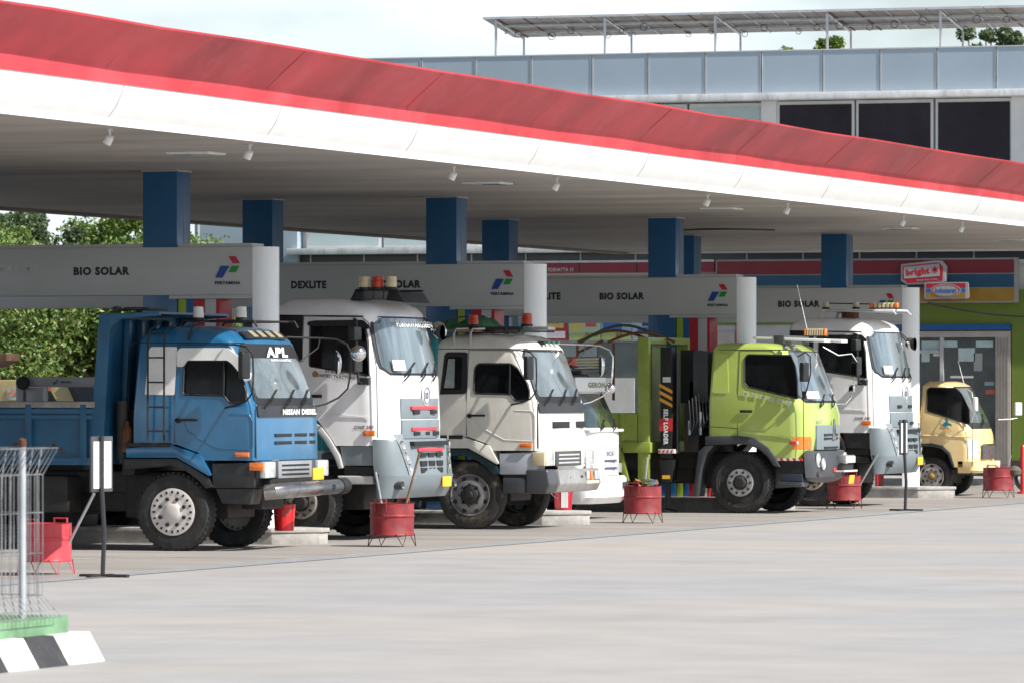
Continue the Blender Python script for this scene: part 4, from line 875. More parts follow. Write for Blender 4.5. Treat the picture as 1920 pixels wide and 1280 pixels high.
seamline(tg, cab, F.SS([(1329, 799), (1383, 802)]), black, .005, 'panel_seam'); seamline(tg, cab, F.SS([(1345, 655.5), (1484, 655.5)]), black, .006, 'roof_gutter')
cab.sidepanel(F.SS([(1393, 812), (1393, 807), (1440, 811), (1490, 819), (1485, 820), (1440, 816)]), limep, 'door_crease', tg, off=.016, both=False)
b = MB(); p = S(1388, 768); q = S(1411, 773); b.box(p[0], q[0], -hw - .035, -hw - .01, q[1], p[1], black, .008); b.build('door_handle', tg)
for k in range(6):
    p = S(1398.5 + k * 16, 737 + k * 3.6); b = MB(); M = Matrix.Translation((p[0], -hw - .004, p[1])) @ Matrix.Rotation(R(12), 4, 'Y')
    b.box(-.05, .05, -.003, .002, -.042, .042, mat('pale grey sticker', (.5, .55, .42), .5), .0, M); b.build('door_sticker', tg)
    text('sticker_lettering', 'MITRA8'[k], tg, limep, (p[0], -hw - .009, p[1]), .05, .055, bold=.03, roll=R(-12))
cab.frontpanel(-hw + .09, hw - .09, zwb - .02, zseam - .01, black, 'windscreen_seal', tg, .010, .14)
cab.frontpanel(-hw + .12, hw - .12, zwb + .01, zseam - .03, wsm, 'windscreen', tg, .018, .12)
b = MB(); b.box(-.02, 0, 0, .42, 0, .13, whitet, 0, Matrix.Translation((cab.fx(-.8, zwb + .08) + .05, -.98, zwb + .05)) @ Matrix.Rotation(R(-14), 4, 'Z') @ Matrix.Rotation(R(-18), 4, 'Y')); b.build('windscreen_sticker', tg)
for y in (-.5, .2): wiper(tg, cab, y, zwb - .1, y + .3, zwb + .02)
ZG = lambda v: F.S(1540, v, 1.1)[1]
b = MB(); P = [(cab.fx(y, 1.5) + .03, y) for y in [-.72 + 1.44 * k / 8 for k in range(9)]] + [(-.3, .72), (-.3, -.72)]; b.prism(P, 'z', ZG(842), ZG(796), greyb, .02); b.build('grille_plate', tg)
b = MB(); xf = cab.fx(0, 1.5) + .035
for v in (814, 821, 838): b.box(xf - .03, xf + .003, -.4, .42, ZG(v) - .016, ZG(v) + .016, black)
b.build('grille_slots', tg)
b = MB(); b.prism([(-.09, 0), (.09, 0), (.03, .3), (.0, .36), (-.03, .3)], 'x', xf - .02, xf + .03, chrome, .01, M=Matrix.Translation((0, .12, ZG(823)))); b.build('emblem', tg)
text('model_lettering', 'HINO', tg, mat('pale silver lettering', (.45, .5, .4), .3), (cab.fx(-.6, ZG(789)) + .02, -.55, ZG(789)), .3, .07, 'front', .04)
for sd in (-1, 1):
    P = []
    for i in range(7):
        z = ZG(840) + (ZG(817) - ZG(840)) * i / 6; P.append([(cab.fx(sd * y, z) + .012, sd * min(y, hw - .001) if y < hw else sd * (hw + .008), z) for y in (hw - .36 + .08 * (i / 6) ** 2, hw - .25, hw - .15, hw - .07, hw - .02, hw - .004)])
    b = MB(); b.grid(P, orange); b.build('corner_lamp', tg)
bmp = Cab([(ZG(904), -.5, .04, hw - .05, .26, .1), (ZG(893), -.5, .18, hw, .28, .1), (ZG(868), -.5, .22, hw + .01, .26, .1), (ZG(845), -.45, .18, hw + .005, .22, .1), (ZG(842), -.42, .06, hw - .03, .22, .1)])
ob = bmp.mb(dgreyb).build('bumper', tg); c = MB(); c.prism(F.SS([(1400, 920), (1400, 835), (1506, 835), (1508, 895), (1514, 920)]), 'y', -2, 2, dgreyb); cut(ob, c)
for sd in (-1, 1):
    for (dy, v, r_) in ((.36, 861, .11), (.56, 868, .09), (.42, 886, .05)):
        M = Matrix.Translation((bmp.fx(sd * (hw - dy), ZG(v)) - .005, sd * (hw - dy), ZG(v))) @ Matrix.Rotation(R(90), 4, 'Y'); b = MB(); b.lathe([(r_ + .015, 0), (r_ + .012, .02), (r_, .022), (r_ * .9, .012), (.01, .03)], lamp if v < 880 else dgreyb, 20, M); b.build('headlight', tg)
b = MB(); b.box(.12, .3, .2, .9, ZG(880), ZG(870), chas, .01); b.box(.2, .34, .25, .85, ZG(868), ZG(853), steel, .01)
for k in range(6): b.box(.34, .352, .28 + k * .1, .34 + k * .1, ZG(867), ZG(855), whitep)
b.box(.14, .36, .1, .95, ZG(884), ZG(881), whitep); b.box(.16, .22, -.05, .1, ZG(884), ZG(876), redp, .01); b.build('winch', tg)
b = MB(); b.box(.30, .31, .3, .62, ZG(901), ZG(885), platey, 0, Matrix.Rotation(R(8), 4, 'Y')); b.build('number_plate', tg)
b = MB(); n = 8; x0, z1 = S(1458, 857.5); x1, z0 = S(1505, 863)
for k in range(n): a = x0 + (x1 - x0) * k / n; b.prism([(a, z0), (a + (x1 - x0) / n, z0), (a + (x1 - x0) / n - .02, z1 - .004), (a - .02, z1 - .004)], 'y', -hw - .004, -hw + .05, (whitep, redp)[k % 2])
b.build('hazard_stripe', tg)
b = MB(); b.prism(F.SS([(1459, 864), (1505, 864), (1505, 886), (1462, 886)]), 'y', -hw + .05, -hw + .45, black); b.prism(F.SS([(1461, 887), (1503, 887), (1503, 902), (1463, 902)]), 'y', -hw + .03, -hw + .45, mat('blue black plastic', (.02, .03, .05), .5), .01)
b.prism(F.SS([(1457, 903), (1504, 903), (1503, 912), (1460, 912)]), 'y', -hw, -hw + .4, dgreyb, .02); b.build('step_panel', tg)
b = MB(); p = S(1482, 826); q = S(1494, 832); b.box(p[0], q[0], -hw - .06, -hw + .01, q[1], p[1], redl, .01); b.box(q[0], q[0] + .03, -hw - .05, -hw + .01, q[1], p[1], whitel, .01); b.build('side_marker', tg)
for sd in (-1, 1):
    b = MB(); a, c2 = sorted((sd * (hw + .05), sd * (hw - .4))); b.prism(F.SS([(1323, 817), (1385, 816), (1415, 820), (1441, 838), (1455, 857), (1463, 875), (1452, 873), (1440, 855), (1424, 841), (1402, 833), (1380, 832), (1323, 834)]), 'y', a, c2, dgreyb, .02)
    b.prism(F.SS([(1311, 845), (1323, 835), (1340, 834), (1326, 850), (1316, 880), (1309, 930), (1300, 930)]), 'y', a, c2, dgreyb, .015); b.build('fender', tg)
L = lambda u, v, y=-.18: (F.S(u, v, y)[0], -hw + y, F.S(u, v, y)[1])
mirror(tg, 'mirror_arm', [L(1496, 668, 0), L(1510, 660, -.15), L(1519, 668, -.18), L(1520, 700, -.18), L(1514, 725, -.15), L(1509, 745, 0)], .012)
mirror_head(tg, L(1508, 697, -.18), .2, .33, .1, rz=R(-12)); b = MB(); p = L(1508, 740, -.05); b.box(p[0] - .03, p[0] + .03, -hw - .09, -hw, p[2] - .07, p[2] + .07, black, .01); b.build('mirror_bracket', tg)
def Lf(u, v, y): X, z = onY(u, v, F.Y0 + F.W + y); return (X - F.X0, hw + y, z)
mirror(tg, 'far_mirror_arm', [Lf(1543, 650, 0), Lf(1572, 666, .15), Lf(1597, 663, .25), Lf(1608, 680, .25), Lf(1600, 720, .25), Lf(1595, 745, .25), Lf(1585, 757, .1), Lf(1566, 757, 0)], .012, steel)
mirror_head(tg, Lf(1603, 692, .25), .18, .26, .07, rz=R(60)); mirror_head(tg, Lf(1597, 728, .25), .14, .13, .05, rz=R(60), m=chrome)
b = MB(); x0 = S(1397, 0)[0]; x1 = S(1532, 0)[0]; b.prism([(x0, zr + .06), (x0, zr + .1), (x1, zr + .06), (x1, zr - .0)], 'y', -.75, -.35, whitep, .015); b.prism([(x0, zr + .06), (x0, zr + .1), (x1, zr + .06), (x1, zr - .0)], 'y', .35, .75, whitep, .015); p = S(1438, 0)[0]; b.box(p, p + .18, -.8, .8, zr - .03, zr + .12, dgreyb, .01); b.build('roof_rack', tg)
b = MB(); x0 = S(1487, 0)[0]; x1 = S(1528, 0)[0]; b.box(x0, x1, -.55, -.35, zr + .10, zr + .115, black)
for k in range(9): a = x0 + (x1 - x0) * k / 9; b.box(a + .006, a + (x1 - x0) / 9 - .006, -.55, -.38, zr + .116, zr + .235, orange if k in (0, 8) else beigel, .008)
b.build('light_bar', tg)
b = MB(); p = S(1465, 653); 
for dx in (0, .14): b = MB(); b.lathe([(.03, 0), (.045, .06), (.03, .09)], chrome, 12, Matrix.Translation((p[0] + dx, -hw + .1, p[1] + .02)) @ Matrix.Rotation(R(90), 4, 'Y')); b.build('air_horn', tg)
mirror(tg, 'antenna', [(S(1492, 0)[0], -.4, zr + .1), (S(1470, 0)[0], -.4, zr + 1.0)], .006, whitep)
wx = S(1387, 905)[0]
for sd in (-1, 1): wheel(tg, wx, sd * (hw - .02), .535, .30, sd, 'bright', rimR=.40, rimm=steel)
chassis(tg, -8.4, 2.42, 1.05, False, (-5.7, -7.0), .52)
# portal frame and crane
b = MB(); xp = S(1206, 0)[0]; zt_ = zs(631)
b.box(xp - .1, xp + .1, -hw, -hw + .13, .55, zt_, limeb, .01); b.box(xp - .1, xp + .1, hw - .1, hw, 1.0, zt_, limeb, .01); b.box(xp - .1, xp + .1, -hw + .131, hw - .101, zt_ - .12, zt_ - .002, limeb, .01)
b.box(xp - .09, xp - .06, -hw + .6, hw - .9, 1.1, zt_ - .13, limeb)
b.build('portal_frame', tg)
b = MB(); p = S(1168, 848); q = S(1220, 828); b.box(p[0], q[0], -hw - .03, hw, p[1], q[1], limeb, .02); b.box(xp - 4.6, xp - .11, -hw, -hw + .06, 1.25, 1.72, limeb, .01); b.box(xp - 4.6, xp - .11, hw - .06, hw, 1.25, 1.72, limeb, .01); b.box(xp - 4.6, xp - .11, -hw, hw, 1.12, 1.245, limeb, .01)
for k in range(6): x = xp - .35 - k * .8; b.box(x - .07, x, -hw - .035, -hw - .001, 1.25, 1.72, limeb, .006)
b.box(xp - 4.7, xp - 4.61, -hw, hw, 1.12, 1.74, limeb, .01); b.build('load_bed', tg)
b = MB(); p = S(1167, 850); b.prism([(p[0], .55), (p[0] + .12, .55), (p[0] - .05, 1.2), (p[0] - .12, 1.2)], 'y', -hw, -hw + .1, limeb, .01); b.build('stay', tg)
b = MB(); xa = S(1236, 0)[0]; xc = S(1258, 0)[0]; zc1 = zs(650); b.box(xa, xc, -hw + .05, -hw + .3, zs(860), zc1, black, .02); b.prism([(xa - .02, zs(862)), (xc + .05, zs(862)), (xc + .0, zs(905)), (xa + .03, zs(905))], 'y', -hw + .02, -hw + .32, black, .02)
b.box(xa - .02, xc + .06, -hw + .0, -hw + .32, zs(850), zs(842), whitep, .01); b.tube([(xc + .06, -hw + .2, zs(660)), (xc + .06, -hw + .2, zs(850))], .03, dgreyb, 10); b.tube([((xa + xc) / 2, -hw + .17, zs(903)), ((xa + xc) / 2, -hw + .17, .04)], .05, chas, 12); b.lathe([(.16, 0), (.16, .03), (.06, .06)], chas, 20, Matrix.Translation(((xa + xc) / 2, -hw + .17, .01)))
b.box(xc + .12, xb - .1, -.6, .9, 1.0, 2.3, chas, .03); b.box(xc + .2, xb - .2, -hw + .1, -.61, 1.05, 1.9, chas, .03); b.box(xb - .38, xb - .1, -.9, -.3, 1.9, zs(657), dgreyb, .04); b.box(xb - .7, xb - .42, -.6, -.1, 1.9, zs(655), black, .02)
for k in range(9):
    x = xc + .25 + .06 * k; b.tube([(x, -hw + .08, 1.2 + .05 * k), (x + .1, -hw + .02, 1.5 + .06 * (k % 3)), (x + .05, -hw + .08, 1.95 + .04 * (k % 4))], .014, black, 5)
for k in range(2): b.box(xc + .3 + k * .2, xc + .34 + k * .2, -hw + .02, -hw + .08, 1.35, 1.6 + .15 * k, greyb, .01)
b.build('crane_column', tg)
b = MB()
for k in range(3):
    zz = zs(718 + k * 13); b.prism([(xa - .01, zz), (xc + .01, zz - .12), (xc + .01, zz - .18), (xa - .01, zz - .06)], 'y', -hw + .046, -hw + .049, mat('orange yellow stripe', (.75, .34, .03), .5))
b.build('warning_stripes', tg)
b = MB(); b.box(xa - .015, xc + .015, -hw + .046, -hw + .049, zs(808), zs(784), redp); b.build('red_band', tg)
b = MB(); b.box(xa + .05, xc - .02, -hw + .046, -hw + .049, zs(716), zs(706), whitel); b.build('decal_plate', tg)
b = MB()
for k in range(4): a = xa - .02 + (xc - xa + .08) * k / 4; b.prism([(a, zs(849)), (a + .03, zs(849)), (a + .055, zs(843)), (a + .025, zs(843))], 'y', -hw - .004, -hw - .001, redp)
b.build('hazard_stripe', tg)
b = MB(); b.box(xa + .05, xc - .02, -hw + .012, -hw + .016, zs(898), zs(891), platey); b.build('decal_plate', tg)
text('column_lettering', 'SELF LOADER', tg, whitet, ((xa + xc) / 2, -hw + .042, zs(800)), .62, .085, roll=R(-90), bold=.05)
b = MB()       # brown and green tarpaulin bows over the bed
brn = mat('brown bow strap', (.22, .075, .03), .6, var=.2); grn = mat('olive bow strap', (.07, .10, .05), .6, var=.2)
for (u0, u1, vt, m, vb) in ((1062, 1222, 608, grn, 645), (1062, 1190, 618, brn, 640), (1120, 1230, 622, brn, 640)):
    b.tube([(S(u0 + (u1 - u0) * k / 14, 0)[0], -.6 + 1.2 * k / 14 * .4, zs(vb) + (zs(vt) - zs(vb)) * math.sin(math.pi * k / 14)) for k in range(15)], .028, m, 6)
for u in (1062, 1130, 1200): b.tube([(S(u, 0)[0], -.6, 1.95), (S(u, 0)[0], -.6, zs(642))], .025, brn, 6)
b.tube([(S(1062, 0)[0], -.6, zs(660)), (S(1110, 0)[0], -.6, zs(637))], .025, brn, 6); b.build('cover_bows', tg)

# ------------------------------------------------------------------ small white truck between cream and lime
FW = Fr(-29.2, 88.6, 2.0); F = FW; S = F.S; hw = 1.0
tw = thing('light_truck', 'small white truck half hidden between the cream and lime trucks, with roof lamp rack', 'truck', (F.X0, F.Y0 + hw, 0))
ZW = lambda v: F.S(1150, v, 1.2)[1]
zr, zseam, zwb, zdb = ZW(700), ZW(737), ZW(800), ZW(890)
cab = Cab([(zdb, -1.75, .0, hw, .15, .08), (zwb - .1, -1.75, .0, hw, .16, .08), (zwb, -1.75, -.03, hw, .16, .08), (zseam, -1.7, -.28, hw - .06, .18, .08), (zr - .08, -1.65, -.36, hw - .1, .2, .08), (zr - .02, -1.6, -.45, hw - .18, .2, .1), (zr, -1.5, -.6, hw - .3, .2, .1)])
body = cab.mb(whitep).build('cab', tw)
c = MB(); c.lathe([(.55, -2), (.55, 2)], whitep, 32, Matrix.Translation((-1.15, 0, .42)) @ Matrix.Rotation(R(90), 4, 'X')); cut(body, c)
cab.frontpanel(-hw + .07, hw - .07, zwb, zseam, mat('green tinted windscreen', (.025, .045, .03), .05, coat=1, var=.4, dirt=.4, dirtcol=(.10, .14, .07)), 'windscreen', tw, .014, .08)
sw = smoothpoly([(-1.45, zwb + .02), (-1.4, zseam - .0), (-.5, zseam - .02), (-.22, zwb - .08), (-.6, zwb - .02)], .04, 3); cab.sidepanel(sw, glass, 'side_window', tw, .006)
b = MB(); b.box(-.30, -.27, -.8, .8, zseam + .03, zr - .06, whitet, .01); b.build('sun_visor', tw)
text('visor_lettering', 'GERON', tw, mat('grey green lettering', (.25, .28, .2), .5), (-.265, .3, zseam + .14), .9, .09, 'front', .05)
for y in (-.4, .3): wiper(tw, cab, y, zwb - .06, y + .3, zwb + .03)
b = MB(); b.box(-.1, cab.fx(0, zwb - .1) + .02, -.9, .9, zwb - .08, zwb - .03, whitep, .02)
xf = cab.fx(0, 1.3)
for v in (863, 877): b.box(xf - .03, xf + .005, -.1, .55, ZW(v) - .02, ZW(v) + .02, mat('slot blue grey', (.08, .08, .14), .5))
b.build('front_trim', tw)
text('front_lettering', 'SCD', tw, mat('slot blue grey', (.08, .08, .14), .5), (xf + .012, .2, ZW(849)), .42, .07, 'front', .03)
bb = Cab([(ZW(942), -.5, .06, hw - .04, .2, .1), (ZW(930), -.5, .15, hw + .0, .2, .1), (ZW(896), -.5, .16, hw + .0, .2, .1), (ZW(891), -.5, .12, hw, .2, .1)]); ob = bb.mb(whitep).build('bumper', tw)
b = MB()
for k in range(4): b.box(bb.fx(0, ZW(910)) - .02, bb.fx(0, ZW(910)) + .006, .45 + k * .08, .49 + k * .08, ZW(915), ZW(903), dgreyb)
b.box(bb.fx(.7, ZW(930)) - .02, bb.fx(.7, ZW(930)) + .01, .55, .85, ZW(935), ZW(925), redl); b.build('bumper_vents', tw)
for sd in (-1, 1): b = MB(); b.box(-.06, bb.fx(.7, 1.1) - .1, sd * .95, sd * .6, ZW(886), ZW(868), lamp, .02); b.build('headlight', tw)
b = MB(); b.box(-1.3, -.2, -.7, .6, zr + .0, zr + .05, blackp, .01)
for k in range(4): b.tube([(-.35, -.8 + .42 * 0 + .0, zr + .08 + k * .05), (-.28, .75, zr + .10 + k * .05)], .022, chrome, 8)
b.build('roof_rack', tw)
beacon(tw, (-.35, -.75, zr + .12), redbe, .08, .14); beacon(tw, (-.35, .72, zr + .12), redbe, .08, .14)
for sd in (-1, 1): wheel(tw, -1.15, sd * (hw - .03), .42, .22, sd, 'holes', lug=False)
chassis(tw, -5.5, 2.0, .8, False, (-4.4,), .42, .2); b = MB(); b.box(-5.6, -1.9, -1, 1, .95, 1.9, whitep, .02); b.build('cargo_body', tw)

# ------------------------------------------------------------------ pale yellow light truck (and its relative far left)
def canter(X0, Y0, label):
    F = Fr(-28.2, 110.2, 1.95); S = F.S; hw = .975
    root = thing('light_truck', label, 'truck', (X0, Y0 + hw, 0)); zs = lambda v: S(1790, v)[1]; ZF = lambda v: F.S(1850, v, 1.0)[1]
    zr, zseam, zwb, zdb = zs(714), zs(721), ZF(797), zs(875); xb = S(1722, 0)[0]
    cab = Cab([(zdb, xb, .02, hw, .16, .1), (ZF(842), xb, .04, hw, .18, .1), (ZF(812), xb, .0, hw, .2, .1), (zwb, xb, -.06, hw - .01, .2, .1), (zseam - .02, xb + .05, -.46, hw - .10, .22, .08), (zseam + .04, xb + .1, -.56, hw - .16, .24, .1), (zr, xb + .2, -.7, hw - .28, .25, .1)])
    body = cab.mb(yellowp).build('cab', root); c = MB(); wx = S(1746, 892)[0]
    c.prism(F.SS([(1700, 833), (1745, 832), (1767, 837), (1781, 850), (1789, 876), (1789, 900), (1700, 900)]), 'y', -2, 2, yellowp)
    win = smoothpoly(F.SS([(1736, 770), (1736, 730), (1742, 726), (1790, 727), (1802, 738), (1816, 765), (1818, 793), (1812, 794), (1770, 780)]), .03, 3)
    for sd in (-1, 1): c.prism(win, 'y', sd * .75, sd * 1.3, black)
    cut(body, c); cab.sidepanel(win, glass, 'side_window', root, off=-.03, thick=.02); seamline(root, cab, win + [win[0]], black, .012, 'window_seal')
    seamline(root, cab, F.SS([(1823, 795), (1824, 873)])); seamline(root, cab, F.SS([(1730, 815), (1822, 819)]), yellowp, .012, 'door_crease')
    cab.frontpanel(-hw + .1, hw - .1, zwb - .06, zseam - .03, blackp, 'windscreen_seal', root, .01, .08); cab.frontpanel(-hw + .13, hw - .13, zwb + .06, zseam - .06, mat('dark tinted windscreen', (.10, .13, .13), .05, coat=1, var=.4), 'windscreen', root, .016, .08)
    wiper(root, cab, -.3, zwb - .02, .1, zwb + .12)
    b = MB(); xf = cab.fx(0, ZF(845)); b.box(xf - .1, xf + .02, -.5, .5, ZF(860), ZF(834), mat('dark grille mesh', (.10, .10, .10), .4, var=.4, vscale=30), .01); b.box(xf + .0, xf + .03, -.5, .5, ZF(834) + .003, ZF(831), chrome, .006); b.build('grille', root)
    b = MB()
    for an in (90, 210, 330): M = Matrix.Translation((xf + .025, 0, ZF(847))) @ Matrix.Rotation(R(an), 4, 'X'); b.prism([(0, 0), (.035, .02), (.07, 0), (.035, -.02)], 'x', -.005, .006, redl, M=M)
    b.build('emblem', root)
    for sd in (-1, 1):
        P = []
        for i in range(6): z = ZF(858) + (ZF(823) - ZF(858)) * i / 5; P.append([(cab.fx(sd * y, z) + .012, sd * y, z) for y in (hw - .42 + .1 * i / 5, hw - .3, hw - .18, hw - .08, hw - .02)])
        b = MB(); b.grid(P, lamp); b.build('headlight', root)
    bb = Cab([(ZF(885), -.5, .10, hw - .03, .15, .1), (ZF(880), -.5, .15, hw, .15, .1), (ZF(863), -.5, .15, hw, .15, .1)]); ob = bb.mb(yellowp).build('bumper', root); c = MB(); c.box(-2, -.34, -2, 2, .1, 1.2, black); cut(ob, c)
    b = MB(); b.box(bb.fx(.3, .9), bb.fx(.3, .9) + .03, .15, .45, ZF(873), ZF(864), whitep, .005); b.build('number_plate', root); b = MB(); b.box(bb.fx(-.4, .9) - .01, bb.fx(-.4, .9) + .02, -.5, -.4, ZF(875), ZF(868), lamp, .005); b.build('fog_lamp', root)
    b = MB(); b.prism(F.SS([(1790, 877), (1822, 877), (1822, 890), (1792, 890)]), 'y', -hw + .04, -hw + .4, blackp, .01); b.build('step_panel', root)
    for sd in (-1, 1): b = MB(); a, c2 = sorted((sd * (hw + .025), sd * (hw - .25))); b.prism(F.SS([(1722, 831), (1747, 830), (1768, 835), (1782, 848), (1790, 874), (1786, 874), (1777, 851), (1764, 840), (1746, 836), (1722, 837)]), 'y', a, c2, dgreyb, .008); b.build('fender', root)
    for sd in (-1, 1): wheel(root, wx, sd * (hw - .03), .40, .22, sd, 'small', lug=False, rimR=.25, rimm=mat('pale rim paint', (.50, .46, .45), .5))
    b = MB(); M = Matrix.Translation((S(1776, 0)[0], -hw - .004, zs(792))); b.prism([(-.1, -.05), (-.03, -.08), (.03, -.05), (.1, -.07), (.08, -.02), (.02, .0), (.01, .06), (-.03, .11), (-.05, .06), (-.02, .03), (-.07, .0)], 'y', -.003, .0, mat('teal decal', (.01, .22, .33), .5), M=M); b.build('door_decal', root)
    text('door_lettering', 'C.V.K.', root, orange, (S(1777, 0)[0], -hw - .005, zs(806)), .18, .04)
    L = lambda u, v, y=-.18: (F.S(u, v, y)[0], -hw + y, F.S(u, v, y)[1])
    mirror(root, 'mirror_arm', [L(1812, 728, 0), L(1822, 735, -.15), L(1828, 765, -.18), L(1822, 790, 0)], .01, whitep); mirror_head(root, L(1829, 757, -.2), .16, .28, .08, m=whitep)
    def Lf(u, v, y): X, z = onY(u, v, F.Y0 + F.W + y); return (X - F.X0, hw + y, z)
    mirror(root, 'far_mirror_arm', [Lf(1872, 786, 0), Lf(1895, 785, .2), Lf(1907, 783, .3)], .009, steel); mirror_head(root, Lf(1909, 766, .3), .16, .27, .07, m=whitep, rz=R(-50))
    mirror(root, 'antenna', [(S(1805, 0)[0], -hw + .15, zr - .1), (S(1793, 0)[0], -hw + .15, zr + .4)], .008, whitep)
    chassis(root, -5.2, 1.95, .8, False, (-4.0,), .40, .2)
    b = MB(); b.box(-5.3, xb - .1, -hw, hw, .9, 1.45, yellowp, .02); b.box(xb - .09, xb - .03, -hw, hw, .9, 1.9, yellowp, .01); b.build('cargo_bed', root)
    return root
canter(-28.2, 110.2, 'pale yellow light truck with teal door decal at the right')
# far left: yellow vehicle beyond the tipper
FY = Fr(0, 100, 2.0)
ty = thing('excavator', 'pale yellow machine cab with red lettering, seen over the blue tipper side at far left', 'excavator', (-45.0, 100, 0))
SY = lambda u, v: (onY(u, v, 100)[0] + 45, onY(u, v, 100)[1])
yb = mat('faded yellow cab paint', (.50, .39, .17), .45, var=.1, dirt=.2, dirtcol=(.3, .24, .14))
b = MB(); poly = smoothpoly([SY(-40, 790), SY(-40, 720), SY(-25, 712), SY(122, 710), SY(155, 790)], .15, 4); b.prism(poly, 'y', 0, 1.6, yb, .03); b.build('cab_shell', ty)
b = MB(); b.prism(smoothpoly([SY(14, 748), SY(14, 725), SY(70, 722), SY(70, 750)], .08, 3), 'y', -.02, .01, mat('pale poster panel', (.5, .5, .42), .5, var=.2)); b.build('side_panel', ty)
b = MB(); b.prism([SY(72, 790), SY(72, 732), SY(95, 732), SY(108, 755), SY(110, 790)], 'y', -.015, .01, glass); b.build('side_window', ty)
b = MB(); b.prism([SY(122, 715), SY(133, 715), SY(158, 760), SY(150, 760)], 'y', -.04, 1.5, black); b.build('windscreen_pillar', ty)
text('side_lettering', 'SBE', ty, redp, (SY(82, 0)[0], -.03, SY(0, 727)[1]), .34, .09, bold=.05); text('side_lettering', 'CAT', ty, orange, (SY(33, 0)[0], -.03, SY(0, 735)[1]), .3, .12, bold=.05)
b = MB(); b.box(SY(-60, 0)[0], SY(160, 0)[0], -.1, 2.0, .5, 1.5, yb, .05); b.box(SY(-70, 0)[0], SY(150, 0)[0], -.3, .3, 0, .55, chas, .1); b.box(SY(-70, 0)[0], SY(150, 0)[0], 1.6, 2.2, 0, .55, chas, .1); b.build('undercarriage', ty)

# ------------------------------------------------------------------ drums, buckets, sign stands, fence
def drum(u, v, label, m, sticks=(), rz=0.0, bagc=False):
    x, y = onZ(u, v); t = thing('waste_drum', label, 'drum', (x, y, 0), rz, group='cut oil drum bins on wire legs')
    b = MB(); z0, z1 = .15, .60; r = .30
    b.lathe([(r - .012, z0 + .01), (r, z0), (r + .006, z0 + .015), (r, z0 + .03), (r, .40), (r + .012, .415), (r + .012, .43), (r, .445), (r, z1 - .01), (r + .008, z1), (r - .01, z1), (r - .012, z0 + .03), (.01, z0 + .03)], m, 40); b.build('drum_body', t)
    for k in range(4):
        a = R(45 + 90 * k); b = MB(); cx, cy = math.cos(a), math.sin(a); tx, ty = -cy, cx
        b.tube([(cx * r + tx * .08, cy * r + ty * .08, z0 + .03), (cx * (r + .06), cy * (r + .06), .006), (cx * r - tx * .08, cy * r - ty * .08, z0 + .03)], .008, m if 'bright' in label else rust, 5); b.build('leg', t)
    for a in (R(-100), R(80)):
        b = MB(); cx, cy = math.cos(a) * (r + .012), math.sin(a) * (r + .012); tx, ty = -math.sin(a), math.cos(a)
        b.tube([(cx - tx * .09, cy - ty * .09, z1 - .12), (cx - tx * .09, cy - ty * .09, z1 + .05), (cx + tx * .09, cy + ty * .09, z1 + .05), (cx + tx * .09, cy + ty * .09, z1 - .12)], .012, m, 6); b.build('handle', t)
    for i, (p0, p1) in enumerate(sticks):
        s = MB(); s.tube([(x + p0[0], y + p0[1], p0[2]), (x + p1[0], y + p1[1], p1[2])], .018, woodm if i else steel, 8); o = s.build('stick'); tag(o, 'right pole leaning in the faded maroon drum bin' if i else 'thin pole in the ' + ' '.join(label.split(',')[0].split()[:8]), 'pole')
    return t, x, y
drum(86, 1076, 'bright red drum bin behind the wire fence, leftmost', rednew, [((.2, 0, .2), (.62, -.02, .95))])
drum(735, 1024, 'faded maroon drum bin with two poles in it, before the tall white truck', redold, [((-.08, 0, .2), (-.24, 0, 1.02)), ((.1, 0, .2), (.40, 0, 1.28))])
t, x, y = drum(1205, 980, 'faded red drum bin heaped with rubbish, left of the lime truck wheel', redold, [((.0, 0, .2), (.08, 0, 1.05))])
b = MB()
for k in range(14): a = random.random() * 6.28; r_ = random.random() * .2; b.add([Vector((math.cos(a) * r_ + random.uniform(-.12, .12), math.sin(a) * r_ + random.uniform(-.12, .12), .58 + random.uniform(0, .14))) for _ in range(6)], [(0, 1, 2), (1, 2, 3), (2, 3, 4), (3, 4, 5), (0, 2, 4)], [mat('blue wrapper', (.08, .13, .30), .5), mat('brown leaf litter', (.2, .12, .06), .8), mat('faded orange wrapper', (.45, .22, .06), .6), mat('olive wrapper', (.12, .14, .05), .6), woodm][k % 5])
o = b.build('rubbish', loc=(x, y, 0)); tag(o, 'heap of wrappers and leaves filling the drum left of the lime truck', 'rubbish', kind=None)
drum(1583, 953, 'red drum bin half in shade before the second tall white truck', redold, [((.15, 0, .2), (.62, 0, .98))])
t, x, y = drum(1872, 933, 'faded red drum bin in front of the pale yellow truck, rightmost', redold, [((.1, 0, .3), (.25, 0, .85))])
b = MB(); b.lathe([(.02, -.08), (.12, -.05), (.14, .03), (.08, .1), (.01, .12)], mat('dusty dark sack', (.12, .11, .09), .9), 14, Matrix.Translation((.33, .0, .52))); o = b.build('sack', loc=(x, y, 0)); tag(o, 'small dark sack hanging over the rim of the rightmost drum bin', 'sack')
def bucket(X, Y, z, label, m, r=.15, h=.36, band=None):
    t = thing('bucket', label, 'bucket', (X, Y, z)); b = MB(); b.lathe([(r * .86, 0), (r * .88, .01), (r * .97, h * .8), (r * 1.03, h * .82), (r * 1.03, h * .86), (r, h * .87), (r * 1.01, h - .01), (r * 1.05, h), (r * .9, h), (r * .8, .02), (.01, .02)], m, 28); b.build('pail', t)
    b = MB(); b.tube([(r * math.cos(a), -r * .75 - .02 , h * .85 - .0 - .1 * math.sin(a)) for a in [math.pi * k / 10 for k in range(11)]], .005, steel, 5); b.build('handle', t)
    if band: b = MB(); b.lathe([(r * .955, h * .25), (r * .985, h * .72), (r * .98, h * .72), (r * .95, h * .25)], band, 28, closed=True); b.build('printed_band', t)
    return t
